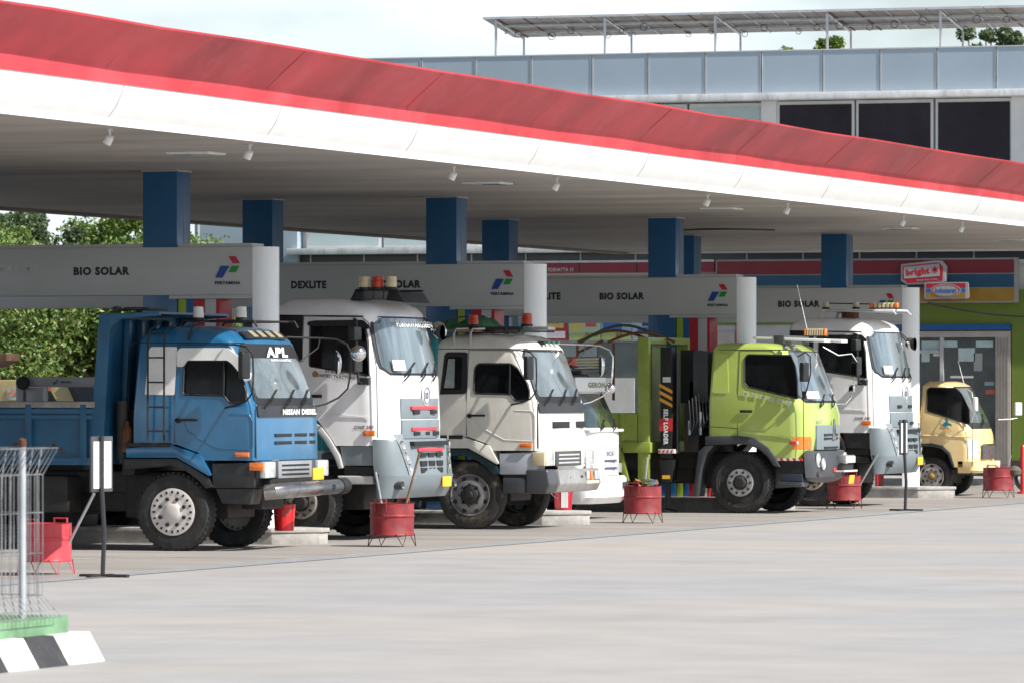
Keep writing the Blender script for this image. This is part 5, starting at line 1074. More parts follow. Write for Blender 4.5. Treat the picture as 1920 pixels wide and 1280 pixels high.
x, y = onZ(533, 994, .226); bucket(x, y, .226, 'bright red bucket on the island beside the blue truck', mat('bright red plastic', (.72, .015, .02), .3, coat=.4))
x, y = onZ(1056, 955, .226); t = bucket(x, y, .226, 'dark red bucket with white label on the second pump island', mat('dark red plastic', (.42, .01, .025), .35, coat=.3), .155, .34)
b = MB(); b.box(.02, .13, -.16, -.152, .04, .30, whitet); b.build('paper_label', t)
x, y = onZ(772, 980, 0); tb_ = bucket(x, y, 0, 'grey green bucket with red base, half hidden behind the maroon drum', mat('grey plastic', (.40, .44, .43), .4), .15, .36, mat('dark green print', (.04, .10, .08), .5)); b = MB(); b.lathe([(.132, .01), (.136, .07), (.13, .07), (.126, .01)], redp, 28, closed=True); b.build('red_base', tb_)
def stand(u, v, vt, label, wv=.62, pz=.64):
    x, y = onZ(u, v); Hh = CAMH + (VH - vt) / (FPX / (y / ray(u, v)[1])); t = thing('sign_stand', label, 'sign stand', (x, y, 0), R(0), group='roadside board stands')
    b = MB(); b.tube([(.03, 0, .02), (.05, 0, .5), (.02, 0, Hh * .62), (.02, 0, Hh)], .028, mat('dark painted steel', (.03, .03, .035), .4), 8); b.build('post', t)
    b = MB(); b.box(-.25, .35, -.04, .04, 0, .035, chas, .008); b.box(-.03, .03, -.35, .35, .0, .03, chas, .008); b.build('foot', t)
    b = MB(); b.box(-.035, -.01, -wv / 2 + .08, wv / 2 + .08, Hh - pz, Hh, dgreyb, .006); b.build('board_frame', t)
    b = MB(); b.box(-.009, -.004, -wv / 2 + .13, wv / 2 + .02, Hh - pz + .04, Hh - .06, whitet); b.build('board_panel', t); return t
stand(188, 1081, 817, 'dark post stand with white board beside the blue tipper, near left'); stand(1694, 957, 786, 'dark post stand with white board before the second tall white truck', .5, .62)

# kerb, low wall and wire fence of the planting bed, near left
yA = onZ(185, 1240); XK = yA[0]; YE = yA[1]
kerb = thing('kerb', 'battered kerb painted in black and white blocks, bottom left', 'kerb', (XK, YE, 0))
wk = mat('white kerb paint', (.74, .74, .72), .8, var=.08, dirt=.3, dirtcol=(.45, .43, .4), bump=.3); bk = mat('black kerb paint', (.035, .036, .04), .8, var=.15, dirt=.3, dirtcol=(.12, .12, .12), bump=.3)
for k in range(14):
    b = MB(); a, c2 = -.58 * (k + 1) + .003, -.58 * k; zt_ = .235
    b.prism([(0, 0), (-.135, zt_), (-.32, zt_), (-.32, 0)], 'y', a, c2, (wk, bk)[k % 2], .012); b.build('kerb_block', kerb)
    if k == 0:
        b = MB(); b.prism([(-.005, 0), (-.14, zt_), (-6, zt_), (-6, 0)], 'y', .001, .15, wk, .01); b.build('kerb_end', kerb)
wl = thing('low_wall', 'low green painted wall carrying the wire fence, bottom left', 'wall', (XK - .215, YE - .10, 0))
gp = mat('green wall paint', (.15, .29, .16), .8, var=.15, vscale=5, dirt=.4, dirtcol=(.25, .36, .24), bump=.3)
b = MB(); b.box(-.12, 0, -8, 0, 0, .375, gp, .01); b.box(-6, -.121, -.12, 0, 0, .375, gp, .01); b.build('rendered_wall', wl)
b = MB(); b.box(-6, -.13, -8, -.13, .0, .30, mat('bed soil', (.14, .1, .07), .9, var=.3)); b.build('soil', wl)
wirem = mat('weathered fence wire', (.24, .25, .26), .6, .3, var=.3)
fn = thing('wire_fence', 'grey welded wire fence with flared top on a pipe post, bottom left', 'fence', (XK - .30, YE - .42, .376))
b = MB(); fl = [(.16, -.07), (.02, .12), (0, .14), (0, .62), (0, 1.16), (.02, 1.18), (.20, 1.40), (-.08, 1.385)]
nn = 58
for k in range(nn):
    yy = -k * .08; b.tube([(x_, yy, z_) for x_, z_ in [(.16, .0), (.0, .17), (0, .6), (0, 1.12), (.13, 1.33), (-.02, 1.32)]], .0042, wirem, 4)
for (x_, z_) in ((.16, .0), (0, .17), (0, .5), (0, .82), (0, 1.12), (.13, 1.33), (-.02, 1.32), (.1, .06)): b.tube([(x_, 0, z_), (x_, -nn * .08, z_)], .0042, wirem, 4)
b.build('wire_mesh', fn)
b = MB()
for k in range(40):
    xx = -.05 - k * .075; b.tube([(xx, y_, z_) for y_, z_ in [(.08, .0), (.0, .17), (0, .6), (0, 1.12), (.10, 1.33), (-.02, 1.32)]], .0042, wirem, 4)
for (y_, z_) in ((.0, .17), (0, .5), (0, .82), (0, 1.12), (.10, 1.33)): b.tube([(0, y_, z_), (-3.1, y_, z_)], .0042, wirem, 4)
b.build('wire_mesh', fn)
for yy in (-.42, -2.9):
    b = MB(); b.lathe([(.028, -.02), (.028, 1.36)], mat('pipe post grey', (.42, .45, .47), .5, .2, var=.12), 16, Matrix.Translation((.01, yy, 0))); b.lathe([(.030, 1.34), (.032, 1.36), (.03, 1.40), (.01, 1.41)], rust, 16, Matrix.Translation((.01, yy, 0))); b.build('post', fn)

# ------------------------------------------------------------------ shop building
YB = 127.0
bl = thing('shop_building', 'two storey shop building with blue grey parapet panels and long windows', 'building', (-40, YB, 0))
B = lambda u, v, d=0.0: (onY(u, v, YB + d)[0] + 40, onY(u, v, YB + d)[1])
wallw = mat('white render', (.70, .70, .69), .7, var=.06, vscale=.8, dirt=.25, dirtcol=(.42, .40, .38))
stain = mat('stained ledge render', (.76, .76, .75), .8, var=.12, vscale=2.5, stretch=(1, 1, .4), dirt=.6, dirtcol=(.28, .27, .26))
acp = mat('blue grey cladding panels', (.34, .41, .475), .5, .0, var=.04, vscale=.6)
wing = mat('upper tinted window', (.022, .016, .026), .2, var=.25, spec=.15, vscale=1)
winp = mat('upper pale window', (.38, .47, .48), .15, coat=.6, var=.10, vscale=.8)
dkband = mat('dark clerestory band', (.035, .038, .045), .3)
xl, xr = B(368, 0)[0], 22.0
zp0, zp1 = B(1700, 172)[1], B(1700, 93)[1]
zl2 = B(700, 466)[1]; zl1 = B(700, 477)[1]
b = MB(); b.box(xl, xr, .3, 14, 0, zp0, wallw); b.build('wall', bl)
b = MB(); b.box(xl, xr, -.25, .29, zp0 + .0, zp1, acp); b.build('parapet', bl)
b = MB()
us = [690, 790, 891, 996, 1110, 1215, 1322, 1428, 1543, 1650, 1757, 1868, 1978]
for u in us: x = B(u, 130, -.25)[0]; b.box(x - .022, x - .012, -.262, -.248, zp0 + .02, zp1, alu); b.box(x + .012, x + .022, -.262, -.248, zp0 + .02, zp1, alu); b.box(x - .011, x + .011, -.256, -.2505, zp0 + .02, zp1, black)
b.box(xl, xr, -.27, .3, zp1 + .001, zp1 + .03, alu); b.build('panel_joints', bl)
b = MB(); b.box(xl, xr, -.45, .28, zp0 - .16, zp0 - .002, stain, .01); b.build('upper_ledge', bl)
b = MB(); x4 = B(550, 0)[0]; b.box(x4, xr, -.45, .28, zl1, zl2, stain, .01); b.build('lower_ledge', bl)
b = MB(); b.box(xl, B(560, 0)[0], -.1, .29, 3.4, zp0 - .17, acp); x = B(375, 0)[0]; b.box(x - .02, x + .02, -.115, -.1, 3.4, zp0 - .2, whitep); b.build('side_cladding', bl)
z0w, z1w = zl2 + .02, zp0 - .18
for (a, c2, m) in ((572, 712, winp), (716, 900, winp), (905, 1040, winp), (1045, 1168, winp), (1173, 1285, winp), (1290, 1427, winp), (1455, 1599, wing), (1603, 1747, wing), (1752, 1896, wing), (1925, 2060, wing)):
    x0, x1 = B(a, 300)[0], B(c2, 300)[0]; zt_ = z1w - (.02 if m is winp else .0)
    b = MB(); b.box(x0, x1, .12, .29, z0w, zt_, wallw); o = b.build('window', bl)
    b = MB(); b.box(x0 + .06, x1 - .06, .1, .118, z0w + .06, zt_ - .08, m); b.build('pane', o)
for (a, c2) in ((1427, 1455), (1896, 1924)): b = MB(); b.box(B(a, 0)[0], B(c2, 0)[0], .0, .29, zl2 + .001, zp0 - .165, wallw); b.build('pilaster', bl)
b = MB(); x0 = B(880, 0)[0]; 
b.box(B(368, 0)[0] + .01, xr, .1, .29, B(900, 494)[1], zl1 - .002, dkband)
for k in range(30): x = B(580, 0)[0] + k * 1.36; b.box(x - .015, x + .015, .08, .099, B(900, 494)[1], zl1 - .01, alu)
b.build('clerestory', bl)
b = MB(); b.box(xl, xr, .0, .29, B(900, 494)[1] - .09, B(900, 494)[1] - .001, alu); b.build('metal_trim', bl)
zf0, zf1 = B(1800, 568)[1], B(1800, 484)[1]
# right shop front: green wall, door bay
b = MB(); grw = mat('shaded lime green wall', (.14, .20, .026), .6, var=.08, vscale=.6)  # green darkened: the shade on the shop front is put into the colour
b.box(B(1230, 0)[0], xr, .05, .29, B(1800, 608)[1], zf0 + .3, grw); b.box(B(1896, 0)[0], xr, .05, .29, .5, B(1800, 608)[1] - .001, grw); b.box(B(1896, 0)[0], xr, .03, .29, 0, .499, mat('dark skirting', (.05, .035, .03), .6)); b.build('green_wall', bl)
b = MB(); b.box(B(1600, 0)[0], B(1895, 0)[0], -.02, .28, B(1800, 619)[1], B(1800, 608)[1] - .002, blues); b.build('door_lintel', bl)
frm = mat('beige door frame', (.42, .38, .35), .5); interior = mat('shop interior', (.05, .05, .055), .7, var=.4)
z1, z2 = .1, B(1800, 621)[1]
b = MB(); b.box(B(1590, 0)[0], B(1865, 0)[0], .1, .28, z1, z2 - .15, mat('shop glass', (.03, .04, .045), .08, coat=.6, var=.5, vscale=1)); b.build('shop_window', bl)
b = MB(); b.box(B(1590, 0)[0], B(1894, 0)[0], .02, .2, z2 - .14, z2 - .002, frm); b.box(B(1866, 0)[0], B(1894, 0)[0], .02, .2, z1, z2 - .141, frm)
for u in (1765, 1640): x = B(u, 0)[0]; b.box(x - .04, x + .04, .02, .1, z1, z2 - .141, alu)
b.box(B(1640, 0)[0] + .05, B(1765, 0)[0] - .05, .03, .1, B(0, 0)[1] if False else B(1740, 662)[1], B(1740, 656)[1], alu)
for k in range(4): x = B(1870 + k * 6, 0)[0]; b.box(x, x + .02, .0, .019, z1, z2 - .15, mat('shutter rib', (.25, .23, .21), .5))
b.build('door_frame', bl)
b = MB()
for (u0, u1, v0, v1, c) in ((1728, 1762, 639, 656, (.45, .58, .58)), (1770, 1795, 639, 651, (.45, .58, .58)), (1797, 1828, 652, 677, (.5, .62, .62)), (1830, 1862, 639, 651, (.45, .58, .58)), (1728, 1743, 661, 678, (.5, .6, .6)), (1826, 1842, 662, 695, (.35, .36, .36)), (1782, 1825, 704, 708, (.6, .6, .6)), (1846, 1864, 715, 722, (.25, .35, .42)), (1848, 1866, 730, 738, (.5, .12, .10)), (1790, 1818, 725, 735, (.4, .2, .2)), (1750, 1764, 663, 667, (.8, .8, .8))):
    a = B(u0, v1, .09); c2 = B(u1, v0, .09); b = MB(); b.box(a[0], c2[0], .085, .095, a[1], c2[1], mat('shop window shape %d %d' % (u0, v0), c, .6)); b.build('window_sticker', bl)
# left shop front: grey windows, white partition
b = MB(); b.box(B(780, 0)[0], B(1229, 0)[0], .08, .29, .1, B(1100, 642)[1], mat('grey shop glazing', (.065, .085, .08), .15, coat=.3, var=.3, vscale=.7))
b.build('shop_window', bl)
b = MB(); b.box(B(1040, 0)[0], B(1118, 0)[0], .05, .078, B(1100, 668)[1], B(1100, 641)[1], mat('pale glazing film', (.30, .35, .35), .4)); b.box(B(1128, 0)[0], B(1188, 0)[0], .05, .078, .1, B(1100, 708)[1], mat('pale door panel', (.50, .50, .48), .6, var=.05)); b.box(B(780, 0)[0], B(1229, 0)[0], .04, .078, B(1100, 641)[1] + .002, B(1100, 637)[1], alu); b.build('glazing_bars', bl)
b = MB(); b.box(B(1231, 0)[0], B(1590, 0)[0], .08, .28, .1, B(1400, 598)[1], mat('pale shop wall', (.45, .44, .44), .6)); 
for (a, c2, m) in ((1328, 1337, blues), (1378, 1384, reds), (1338, 1376, frm)): b.box(B(a, 0)[0], B(c2, 0)[0], .05, .078, .1, B(1350, 606)[1] if m is not frm else B(1350, 622)[1], m)
b.build('rear_wall_panels', bl)
b = MB(); zz = lambda v: B(900, v)[1]
b.box(B(780, 0)[0], B(1020, 0)[0], .0, .07, zz(640), zz(600), mat('teal wall', (.03, .26, .28), .5)); b.box(B(780, 0)[0], B(1020, 0)[0], .0, .07, zz(600) + .001, zz(588), blues); b.box(B(916, 0)[0], B(1020, 0)[0], .0, .07, zz(588) + .001, zz(576), reds); b.box(B(400, 0)[0], B(779, 0)[0], .08, .29, .1, zz(500), interior); b.box(B(443, 0)[0], B(458, 0)[0], .05, .079, zz(575), zz(562), reds); b.build('colour_bands', bl)
# fascia signs
fs = thing('shop_fascia', 'shop fascia sign striped red, blue and yellow at right', 'sign', (-40, YB - .2, 0))
xa, xc = B(1340, 0, -.3)[0], B(1905, 0, -.3)[0]
zt = B(1800, 484, -.2)[1]; zbm = B(1800, 568, -.2)[1]; hh = (zt - zbm)
b = MB(); b.box(xa, xc, 0, .2, zbm, zt, mat('shaded fascia frame', (.28, .265, .255), .6), .01); b.build('frame', fs)  # frame colour darkened to carry the ground floor shade
for nm, f0, f1, m in (('red_stripe', .66, .96, mat('shaded fascia red', (.17, .012, .02), .5)), ('blue_stripe', .345, .635, mat('shaded fascia blue', (.010, .065, .12), .5)), ('yellow_stripe', .035, .32, mat('shaded fascia yellow', (.32, .18, .02), .5, var=.1))):  # stripe colours darkened too, shade painted into the base colour
    b = MB(); b.box(xa + .03, xc - .07, -.012, -.001, zbm + hh * f0, zbm + hh * f1, m); b.build(nm, fs)
bs = thing('shop_logo_sign', 'white and red panel sign reading bright with star, on striped fascia', 'sign', (-40, YB - .32, 0))
Q = lambda u, v: B(u, v, -.32)
b = MB(); b.prism([Q(1690, 496), Q(1755, 489), Q(1766, 489), Q(1775, 500), Q(1774, 528), Q(1760, 533), Q(1700, 534), Q(1690, 527)], 'y', -.03, .09, mat('shaded sign cream', (.36, .34, .33), .5), .004); b.build('backing', bs)  # cream toned down, with the shop front shade in its colour
b = MB(); b.prism([Q(1693, 499), Q(1757, 492.5), Q(1763, 494), Q(1769, 501), Q(1768, 526), Q(1702, 532), Q(1698, 526), Q(1693, 524)], 'y', -.036, -.0305, reds); b.build('red_panel', bs)
b = MB(); b.prism([Q(1695, 501), Q(1762, 495), Q(1763, 518), Q(1696, 523)], 'y', -.042, -.0365, mat('shaded sign cream', (.36, .34, .33), .5)); b.build('white_panel', bs)
p = Q(1722, 511); text('lettering', 'bright', bs, reds, (p[0], -.046, p[1]), .56, .19, bold=.06, roll=R(5)); p = Q(1754, 506)
b = MB()
for k in range(3): b.box(-.075, .075, -.048, -.043, -.016, .016, reds, 0, Matrix.Translation((p[0], 0, p[1])) @ Matrix.Rotation(R(60 * k + 30), 4, 'Y'))
b.build('star', bs)
p = Q(1739, 524.5); text('small_lettering', 'food and drink', bs, mat('shaded sign cream', (.36, .34, .33), .5), (p[0], -.041, p[1]), .5, .045, bold=.02, roll=R(3))
ms = thing('market_sign', 'small oval logo sign on white panel below the bright sign', 'sign', (-40, YB - .34, 0))
Q = lambda u, v: B(u, v, -.34)
b = MB(); b.prism(smoothpoly([Q(1735, 530), Q(1817, 529), Q(1819, 560), Q(1735, 561)], .04, 2), 'y', -.08, -.05, mat('shaded sign cream', (.36, .34, .33), .5)); b.build('backing', ms)
for (v0, v1, m) in ((531.5, 540.5, reds), (541.5, 548.5, mat('bright logo blue', (.01, .12, .38), .5)), (549.5, 558, mat('shaded fascia yellow', (.32, .18, .02), .5))):
    b = MB(); a = Q(1738.5, v1); c2 = Q(1812, v0); b.box(a[0], c2[0], -.085, -.081, a[1], c2[1], m); b.build('stripe', ms)
ce = Q(1775, 545); b = MB(); b.lathe([(.36, 0), (.36, .004), (.01, .004)], mat('shaded sign cream', (.36, .34, .33), .5), 40, Matrix.Translation((ce[0], -.0855, ce[1])) @ Matrix.Diagonal((1, 1, .42, 1)) @ Matrix.Rotation(R(90), 4, 'X')); b.lathe([(.335, 0), (.335, .002), (.31, .002), (.31, 0)], reds, 40, Matrix.Translation((ce[0], -.0905, ce[1])) @ Matrix.Diagonal((1, 1, .40, 1)) @ Matrix.Rotation(R(90), 4, 'X'), closed=True); b.build('oval', ms)
text('lettering', 'Indomaret', ms, mat('bright logo blue', (.01, .12, .38), .5), (ce[0], -.095, ce[1]), .52, .12, bold=.04, shear=.2)
p = Q(1729, 542); text('by_lettering', 'by', ms, reds, (p[0], -.06, p[1]), .11, .1, bold=.04)
rs = thing('red_shop_sign', 'long red wall sign with white shop address lettering', 'sign', (-40, YB - .1, 0))
b = MB(); a = B(1022 - 60, 513, -.1); c2 = B(1339, 491, -.1); b.box(a[0], c2[0], 0, .1, a[1], c2[1], mat('wall sign red', (.22, .014, .03), .5)); b.box(a[0], c2[0], 0, .09, c2[1] + .001, c2[1] + .05, alu); b.build('board', rs)
b = MB()
for u in (1086, 1194): x = B(u, 0, -.1)[0]; b.box(x - .012, x + .012, -.006, -.001, a[1], c2[1], black)
b.build('joints', rs)
text('lettering', 'BRIGHT SOEHATTA 13', rs, mat('pinkish white lettering', (.6, .5, .5), .5), (B(1037, 0, -.1)[0] , -.005, B(1050, 506, -.1)[1]), 1.0, .085, bold=.02)
# promotional banners in a row
bn = [('red promotional banner with yellow panel reading PWP', (1010, 1064), reds), ('pale green banner with burger picture and price 76', (1067, 1126), mat('banner pale green', (.42, .52, .36), .6)), ('blue and yellow banner with price 25', (1128, 1184), mat('banner blue white', (.30, .42, .50), .6)), ('pale blue banner with dark blue packet, beside the column', (1186, 1229), mat('banner pale blue', (.40, .48, .58), .6))]
ban = []
for i, (lab, (u0, u1), m) in enumerate(bn):
    t = thing('banner', lab, 'banner', (-40, YB - .06, 0), group='promotional banners over the shop window'); ban.append(t)
    a = B(u0, 638, -.06); c2 = B(u1, 594, -.06); b = MB(); b.box(a[0], c2[0], -.01, .01, a[1], c2[1], m); b.build('sheet', t)
    def pc(u0, u1, v0, v1, m, nm='picture', d=.014):
        a = B(u0, v1, -.06); c2 = B(u1, v0, -.06); b = MB(); b.box(a[0], c2[0], -d, -d + .003, a[1], c2[1], m); b.build(nm, t)
    ylw = mat('banner yellow', (.62, .5, .12), .6); pkb = mat('banner blue', (.04, .15, .45), .6); grn2 = mat('banner lime', (.35, .42, .15), .6)
    if i == 0: pc(1014, 1057, 597, 615, ylw); pc(1012, 1060, 621, 634, whitep, 'white_panel'); text('lettering', 'PWP', t, redp, (B(1035, 0, -.06)[0], -.018, B(0, 606, -.06)[1]), .48, .15, bold=.06, shear=.2)
    if i == 1:
        pc(1070, 1092, 600, 620, ylw); pc(1098, 1118, 603, 613, redp, 'red_badge'); pc(1068, 1125, 624, 637, grn2, 'lower_band'); text('price_lettering', '76.000', t, mat('brown price ink', (.22, .06, .03), .5), (B(1109, 0, -.06)[0], -.02, B(0, 631, -.06)[1]), .3, .09, bold=.04)
    if i == 2: pc(1131, 1166, 600, 618, pkb); pc(1168, 1182, 596, 604, redp, 'red_badge'); pc(1129, 1183, 622, 637, grn2, 'lower_band'); text('price_lettering', '25', t, mat('brown price ink', (.22, .06, .03), .5), (B(1161, 0, -.06)[0], -.02, B(0, 631, -.06)[1]), .16, .09, bold=.04)
    if i == 3: pc(1204, 1218, 599, 612, mat('navy packet', (.02, .05, .2), .5)); pc(1195, 1226, 614, 622, pkb, 'blue_band'); pc(1188, 1228, 626, 637, mat('banner grey', (.4, .42, .4), .6), 'lower_band')
# sagging cable
b = MB(); b.tube([(B(1740 + k * 12, 0, -.25)[0], 0, B(1740, 568 + 26 * math.sin(min(k, 16) / 16 * 1.6), -.25)[1]) for k in range(18)], .022, black, 6)
o = b.build('cable', loc=(-40, YB - .25, 0)); tag(o, 'black cable sagging across the lime green shop wall', 'cable')
# kerb in front of the shop
pv = MB(); pv.box(-60, -15, 122.9, 126.98, 0, .14, concr, .01); tag(pv.build('pavement'), kind='structure')
# solar rack on the roof
sr = thing('solar_canopy', 'row of solar panels on thin posts above the shop roof', 'solar panels', (-40, YB + 1.4, zp1))
P = lambda u, v, d: (onY(u, v, YB + 1.4 + d)[0] + 40, onY(u, v, YB + 1.4 + d)[1] - zp1)
pm = mat('solar panel underside', (.23, .205, .185), .6, var=.2, vscale=2); za = P(905, 36, 0)[1]; zc = P(985, 70, 2.2)[1]
xa = P(905, 36, 0)[0]
npan = 11
for k in range(npan):
    x0 = xa + k * 1.37; b = MB(); b.add([(x0, 0, za), (x0 + 1.35, 0, za), (x0 + 1.35, 2.3, zc), (x0, 2.3, zc), (x0, 0, za + .04), (x0 + 1.35, 0, za + .04), (x0 + 1.35, 2.3, zc + .04), (x0, 2.3, zc + .04)], [(0, 1, 2, 3), (4, 5, 6, 7), (0, 1, 5, 4), (1, 2, 6, 5), (2, 3, 7, 6), (3, 0, 4, 7)], pm)
    o = b.build('solar_panel', sr); b = MB(); b.box(x0 + .005, x0 + 1.345, -.012, -.001, za - .01, za + .045, alu)
    for q in (.35, 1.0): b.add([(x0 + q, .02, za - .02), (x0 + q + .03, .02, za - .02), (x0 + q + .03, 2.28, zc - .02), (x0 + q, 2.28, zc - .02), (x0 + q, .02, za - .003), (x0 + q + .03, .02, za - .003), (x0 + q + .03, 2.28, zc - .003), (x0 + q, 2.28, zc - .003)], [(0, 1, 2, 3), (4, 5, 6, 7), (0, 1, 5, 4), (1, 2, 6, 5), (2, 3, 7, 6), (3, 0, 4, 7)], rust if k % 3 == 0 else steel)
    b.build('frame', o)
b = MB()
for yq, dz in ((.7, .3), (1.5, .65)): zz_ = za + (zc - za) * dz; b.box(xa + .05, xa + npan * 1.37 - .05, yq - .03, yq + .03, zz_ - .07, zz_ - .025, steel)
b.build('purlins', sr)
for k in range(6):
    x0 = xa + .30 + k * 2.74
    b = MB(); b.box(x0 - .025, x0 + .025, .08, .13, 0, za - .03, alu); b.build('post', sr); b = MB(); b.box(x0 - .02, x0 + .02, 2.15, 2.2, 0, zc - .01, alu); b.build('post', sr)
    b = MB(); b.tube([(x0, .12, za - .05), (x0, 2.15, zc - .05)], .025, steel, 6); b.build('brace', sr)
b = MB()
for k in range(22):
    x0 = xa + .5 + k * .68 + random.uniform(-.1, .1); y0 = random.uniform(.5, 1.8); z0 = za + (zc - za) * y0 / 2.3 - .1; r_ = random.uniform(.06, .1)
    b = MB(); b.tube([(x0 + r_ * math.cos(a), y0, z0 - r_ * .6 + r_ * math.sin(a)) for a in [6.283 * q / 12 for q in range(13)]], .008, black, 4); b.build('cable_loop', sr)

# ------------------------------------------------------------------ trees
def leaves(name, parent, m, clumps, n, size, loc):
    per = n // len(clumps); V = []; 
    for (c, r) in clumps:
        d = rng.normal(size=(per, 3)); d /= np.linalg.norm(d, axis=1)[:, None]; rad = r * (rng.random(per) ** .45)[:, None]
        p = np.array(c) + d * rad * np.array([1, 1, .8]); a = rng.normal(size=(per, 3)); a /= np.linalg.norm(a, axis=1)[:, None]
        q = np.cross(a, rng.normal(size=(per, 3))); q /= np.linalg.norm(q, axis=1)[:, None]; s = size * (.6 + .8 * rng.random((per, 1)))
        V.append(np.stack([p - a * s, p - q * s * .5, p + a * s, p + q * s * .5], axis=1))
    V = np.concatenate(V).reshape(-1, 3); nf = len(V) // 4; me = bpy.data.meshes.new(name)
    me.vertices.add(len(V)); me.vertices.foreach_set('co', V.astype(np.float32).ravel()); me.loops.add(len(V)); me.loops.foreach_set('vertex_index', np.arange(len(V), dtype=np.int32))
    me.polygons.add(nf); me.polygons.foreach_set('loop_start', np.arange(0, len(V), 4, dtype=np.int32)); me.polygons.foreach_set('loop_total', np.full(nf, 4, dtype=np.int32)); me.update(); me.validate()
    me.materials.append(m); o = bpy.data.objects.new(name, me); COL.objects.link(o); o.parent = parent; return o
def tree(X, Y, h, rad, label, m, n, size, group, low=.15, ncl=26, seed=0, cr=(.22, .40)):
    rs_ = random.Random(seed); t = thing('tree', label, 'tree', (X, Y, 0), group=group); b = MB()
    b.tube([(0, 0, 0), (.1, .05, h * .3), (-.05, .1, h * .6), (.1, 0, h * .85)], .16 + h * .012, barkm, 10, r2=.05); clumps = []
    for k in range(ncl):
        a = rs_.random() * 6.283; z = h * (low + (1 - low) * rs_.random()); rr = rad * math.sqrt(max(.08, 1 - ((z / h - (low + 1) / 2) / ((1 - low) / 2 + .05)) ** 2)) * rs_.uniform(.35, .95)
        c = (rr * math.cos(a), rr * math.sin(a), z); clumps.append((c, rad * rs_.uniform(*cr)))
        b.tube([(0, 0, z * .6), (c[0] * .5, c[1] * .5, z * .82), (c[0] * .95, c[1] * .95, z)], .055, barkm, 5, r2=.02)
    b.build('trunk', t); leaves('crown', t, m, clumps, n, size, (0, 0, 0)); return t
G = 'trees left behind the forecourt'
def txy(u, Y): return onY(u, 700, Y)[0]
tree(txy(20, 118), 118, 4.6, 3.4, 'dense bushy tree with pale yellow green leaves, far left behind the blue tipper', leafA, 46000, .062, G, .02, 34, 1)
tree(txy(130, 121), 121, 4.9, 3.6, 'dense bushy tree right behind the blue tipper body', leafA, 50000, .062, G, .02, 36, 2)
tree(txy(250, 119), 119, 4.8, 3.2, 'dense bushy tree beside the first blue column', leafA, 46000, .062, G, .02, 34, 3)
tree(txy(330, 124), 124, 5.0, 3.2, 'leafy tree behind the first blue column', leafA, 36000, .062, G, .02, 30, 4)
tree(txy(-110, 122), 122, 5.5, 3.6, 'leafy tree at the left border of the picture', leafA, 36000, .062, G, .02, 30, 5)
tree(txy(75, 150), 150, 7.3, 1.5, 'grey green tree with bare forked limbs above the first sign', leafB, 22000, .065, G, .45, 30, 6, (.2, .34))
tree(txy(10, 152), 152, 7.5, 1.5, 'tall dull green tree at the left edge above the sign', leafB, 20000, .065, G, .4, 28, 7)
tree(txy(205, 148), 148, 6.9, 1.5, 'fresh green tree against the sky just left of the first column', leafC, 22000, .065, G, .4, 28, 8)
tree(txy(275, 146), 146, 7.0, 1.5, 'fresh green tree behind the top of the first column', leafC, 20000, .065, G, .4, 26, 9)
tree(txy(140, 154), 154, 6.6, 2.0, 'lower green treetop in the gap below the patch of sky', leafC, 22000, .065, G, .4, 28, 15)
tree(txy(5, 128), 128, 6.0, 1.1, 'low sunlit yellow green tree above the sign, leftmost', leafA, 16000, .062, G, .5, 14, 10)
tree(txy(-330, 124), 124, 6.0, 4.0, 'wide leafy tree well left of the picture border', leafA, 30000, .07, G, .02, 34, 16)
tree(txy(-560, 128), 128, 6.5, 4.2, 'wide leafy tree farthest outside the left border', leafA, 26000, .08, G, .02, 34, 17)
G2 = 'treetops over the shop roof'
tree(txy(1512, 160), 160, 12.2, 1.3, 'low wide treetop over the roof, leftmost behind the panel posts', leafC, 6000, .07, G2, .86, 26, 11, (.12, .26))
tree(txy(1855, 160), 160, 12.5, 1.4, 'larger dark treetop over the roof at the right', leafB, 9000, .07, G2, .82, 34, 12, (.12, .24))
tree(txy(1745, 165), 165, 12.0, 1.9, 'thin scattered treetop over the roof, second from right', leafB, 1600, .07, G2, .9, 16, 13, (.08, .16))
tree(txy(1640, 162), 162, 12.1, .7, 'tiny sprig of leaves over the roof beyond the panels', leafB, 500, .07, G2, .93, 6, 14, (.15, .25))
# dark wooded bank behind the trees
b = MB(); P = []
for i in range(41):
    P.append([(-140 + i * 3.0, 165 + 6 * math.sin(i), z) for z in (0,)] + [(-140 + i * 3.0, 172, 4.2 + .8 * math.sin(i * .9) + .5 * math.sin(i * 2.3))] + [(-140 + i * 3.0, 190, 0)])
b.grid(P, mat('wooded bank', (.05, .08, .03), .9, var=.4, vscale=.5)); tag(b.build('hill'), kind='structure')
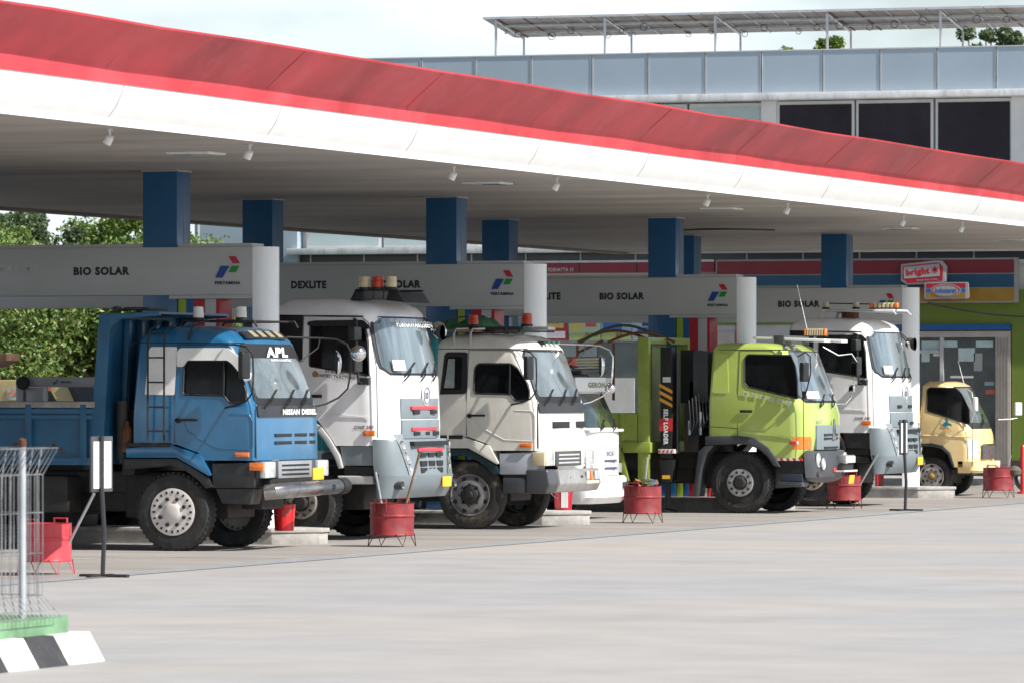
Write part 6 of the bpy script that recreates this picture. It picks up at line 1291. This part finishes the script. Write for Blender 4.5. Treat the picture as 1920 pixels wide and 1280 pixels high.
# brown roof corner at far left, above the tipper
sh = thing('wooden_shelter', 'corner of a brown plank shelter roof at the left edge', 'shelter', (-47, 112, 0))
SHp = lambda u, v: (onY(u, v, 112)[0] + 47, onY(u, v, 112)[1])
b = MB(); b.prism([SHp(-160, 664), SHp(12, 662), SHp(12, 676), SHp(-14, 688), SHp(-160, 690)], 'y', 0, .7, mat('dark brown planks', (.09, .045, .025), .8, var=.3, vscale=4), .02); b.build('roof', sh)
b = MB(); b.box(SHp(-20, 0)[0], SHp(-12, 0)[0], .2, .35, 0, SHp(0, 690)[1], woodm); b.box(SHp(-150, 0)[0], SHp(-142, 0)[0], .2, .35, 0, SHp(0, 690)[1], woodm); b.build('post', sh)

# ------------------------------------------------------------------ parked motorcycle and red marker at the right edge
mc = thing('motorcycle', 'dark motorcycle parked behind the pale yellow truck at right', 'motorcycle', (-27.6, 114.5, 0))
b = MB()
for xx in (-.55, .65): b = MB(); b.lathe([(.30, -.05), (.31, 0), (.30, .05), (.23, .03), (.23, -.03)], black, 28, Matrix.Translation((xx, 0, .31)) @ Matrix.Rotation(R(90), 4, 'X'), closed=True); b.build('wheel', mc)
b = MB(); b.prism(smoothpoly([(-.75, .7), (-.5, .85), (0, .8), (.15, .95), (.4, .92), (.45, .6), (.3, .35), (-.2, .3), (-.3, .6)], .06, 3), 'y', -.11, .11, blackp, .03); b.build('body', mc)
b = MB(); b.tube([(.66, .08, .31), (.45, .08, .95)], .025, chrome, 8); b.tube([(.66, -.08, .31), (.45, -.08, .95)], .025, chrome, 8); b.tube([(.4, -.35, 1.05), (.42, 0, .98), (.4, .35, 1.05)], .016, chrome, 6); b.build('fork', mc)
b = MB(); b.lathe([(.02, 0), (.08, .04), (.085, .1), (.01, .12)], lamp, 16, Matrix.Translation((.45, 0, .92)) @ Matrix.Rotation(R(90), 4, 'Y')); b.build('headlight', mc)
b = MB(); b.prism([(-.7, .86), (-.1, .82), (0, .88), (-.65, .93)], 'y', -.12, .12, black, .02); b.build('seat', mc)
rp_ = MB(); x, y = onZ(1918, 925); rp_.lathe([(.12, 0), (.12, .04), (.055, .05), (.05, .95), (.02, 1.0)], redp, 16); tag(rp_.build('bollard', loc=(x, y, 0)), 'red post at the right border of the picture', 'bollard')
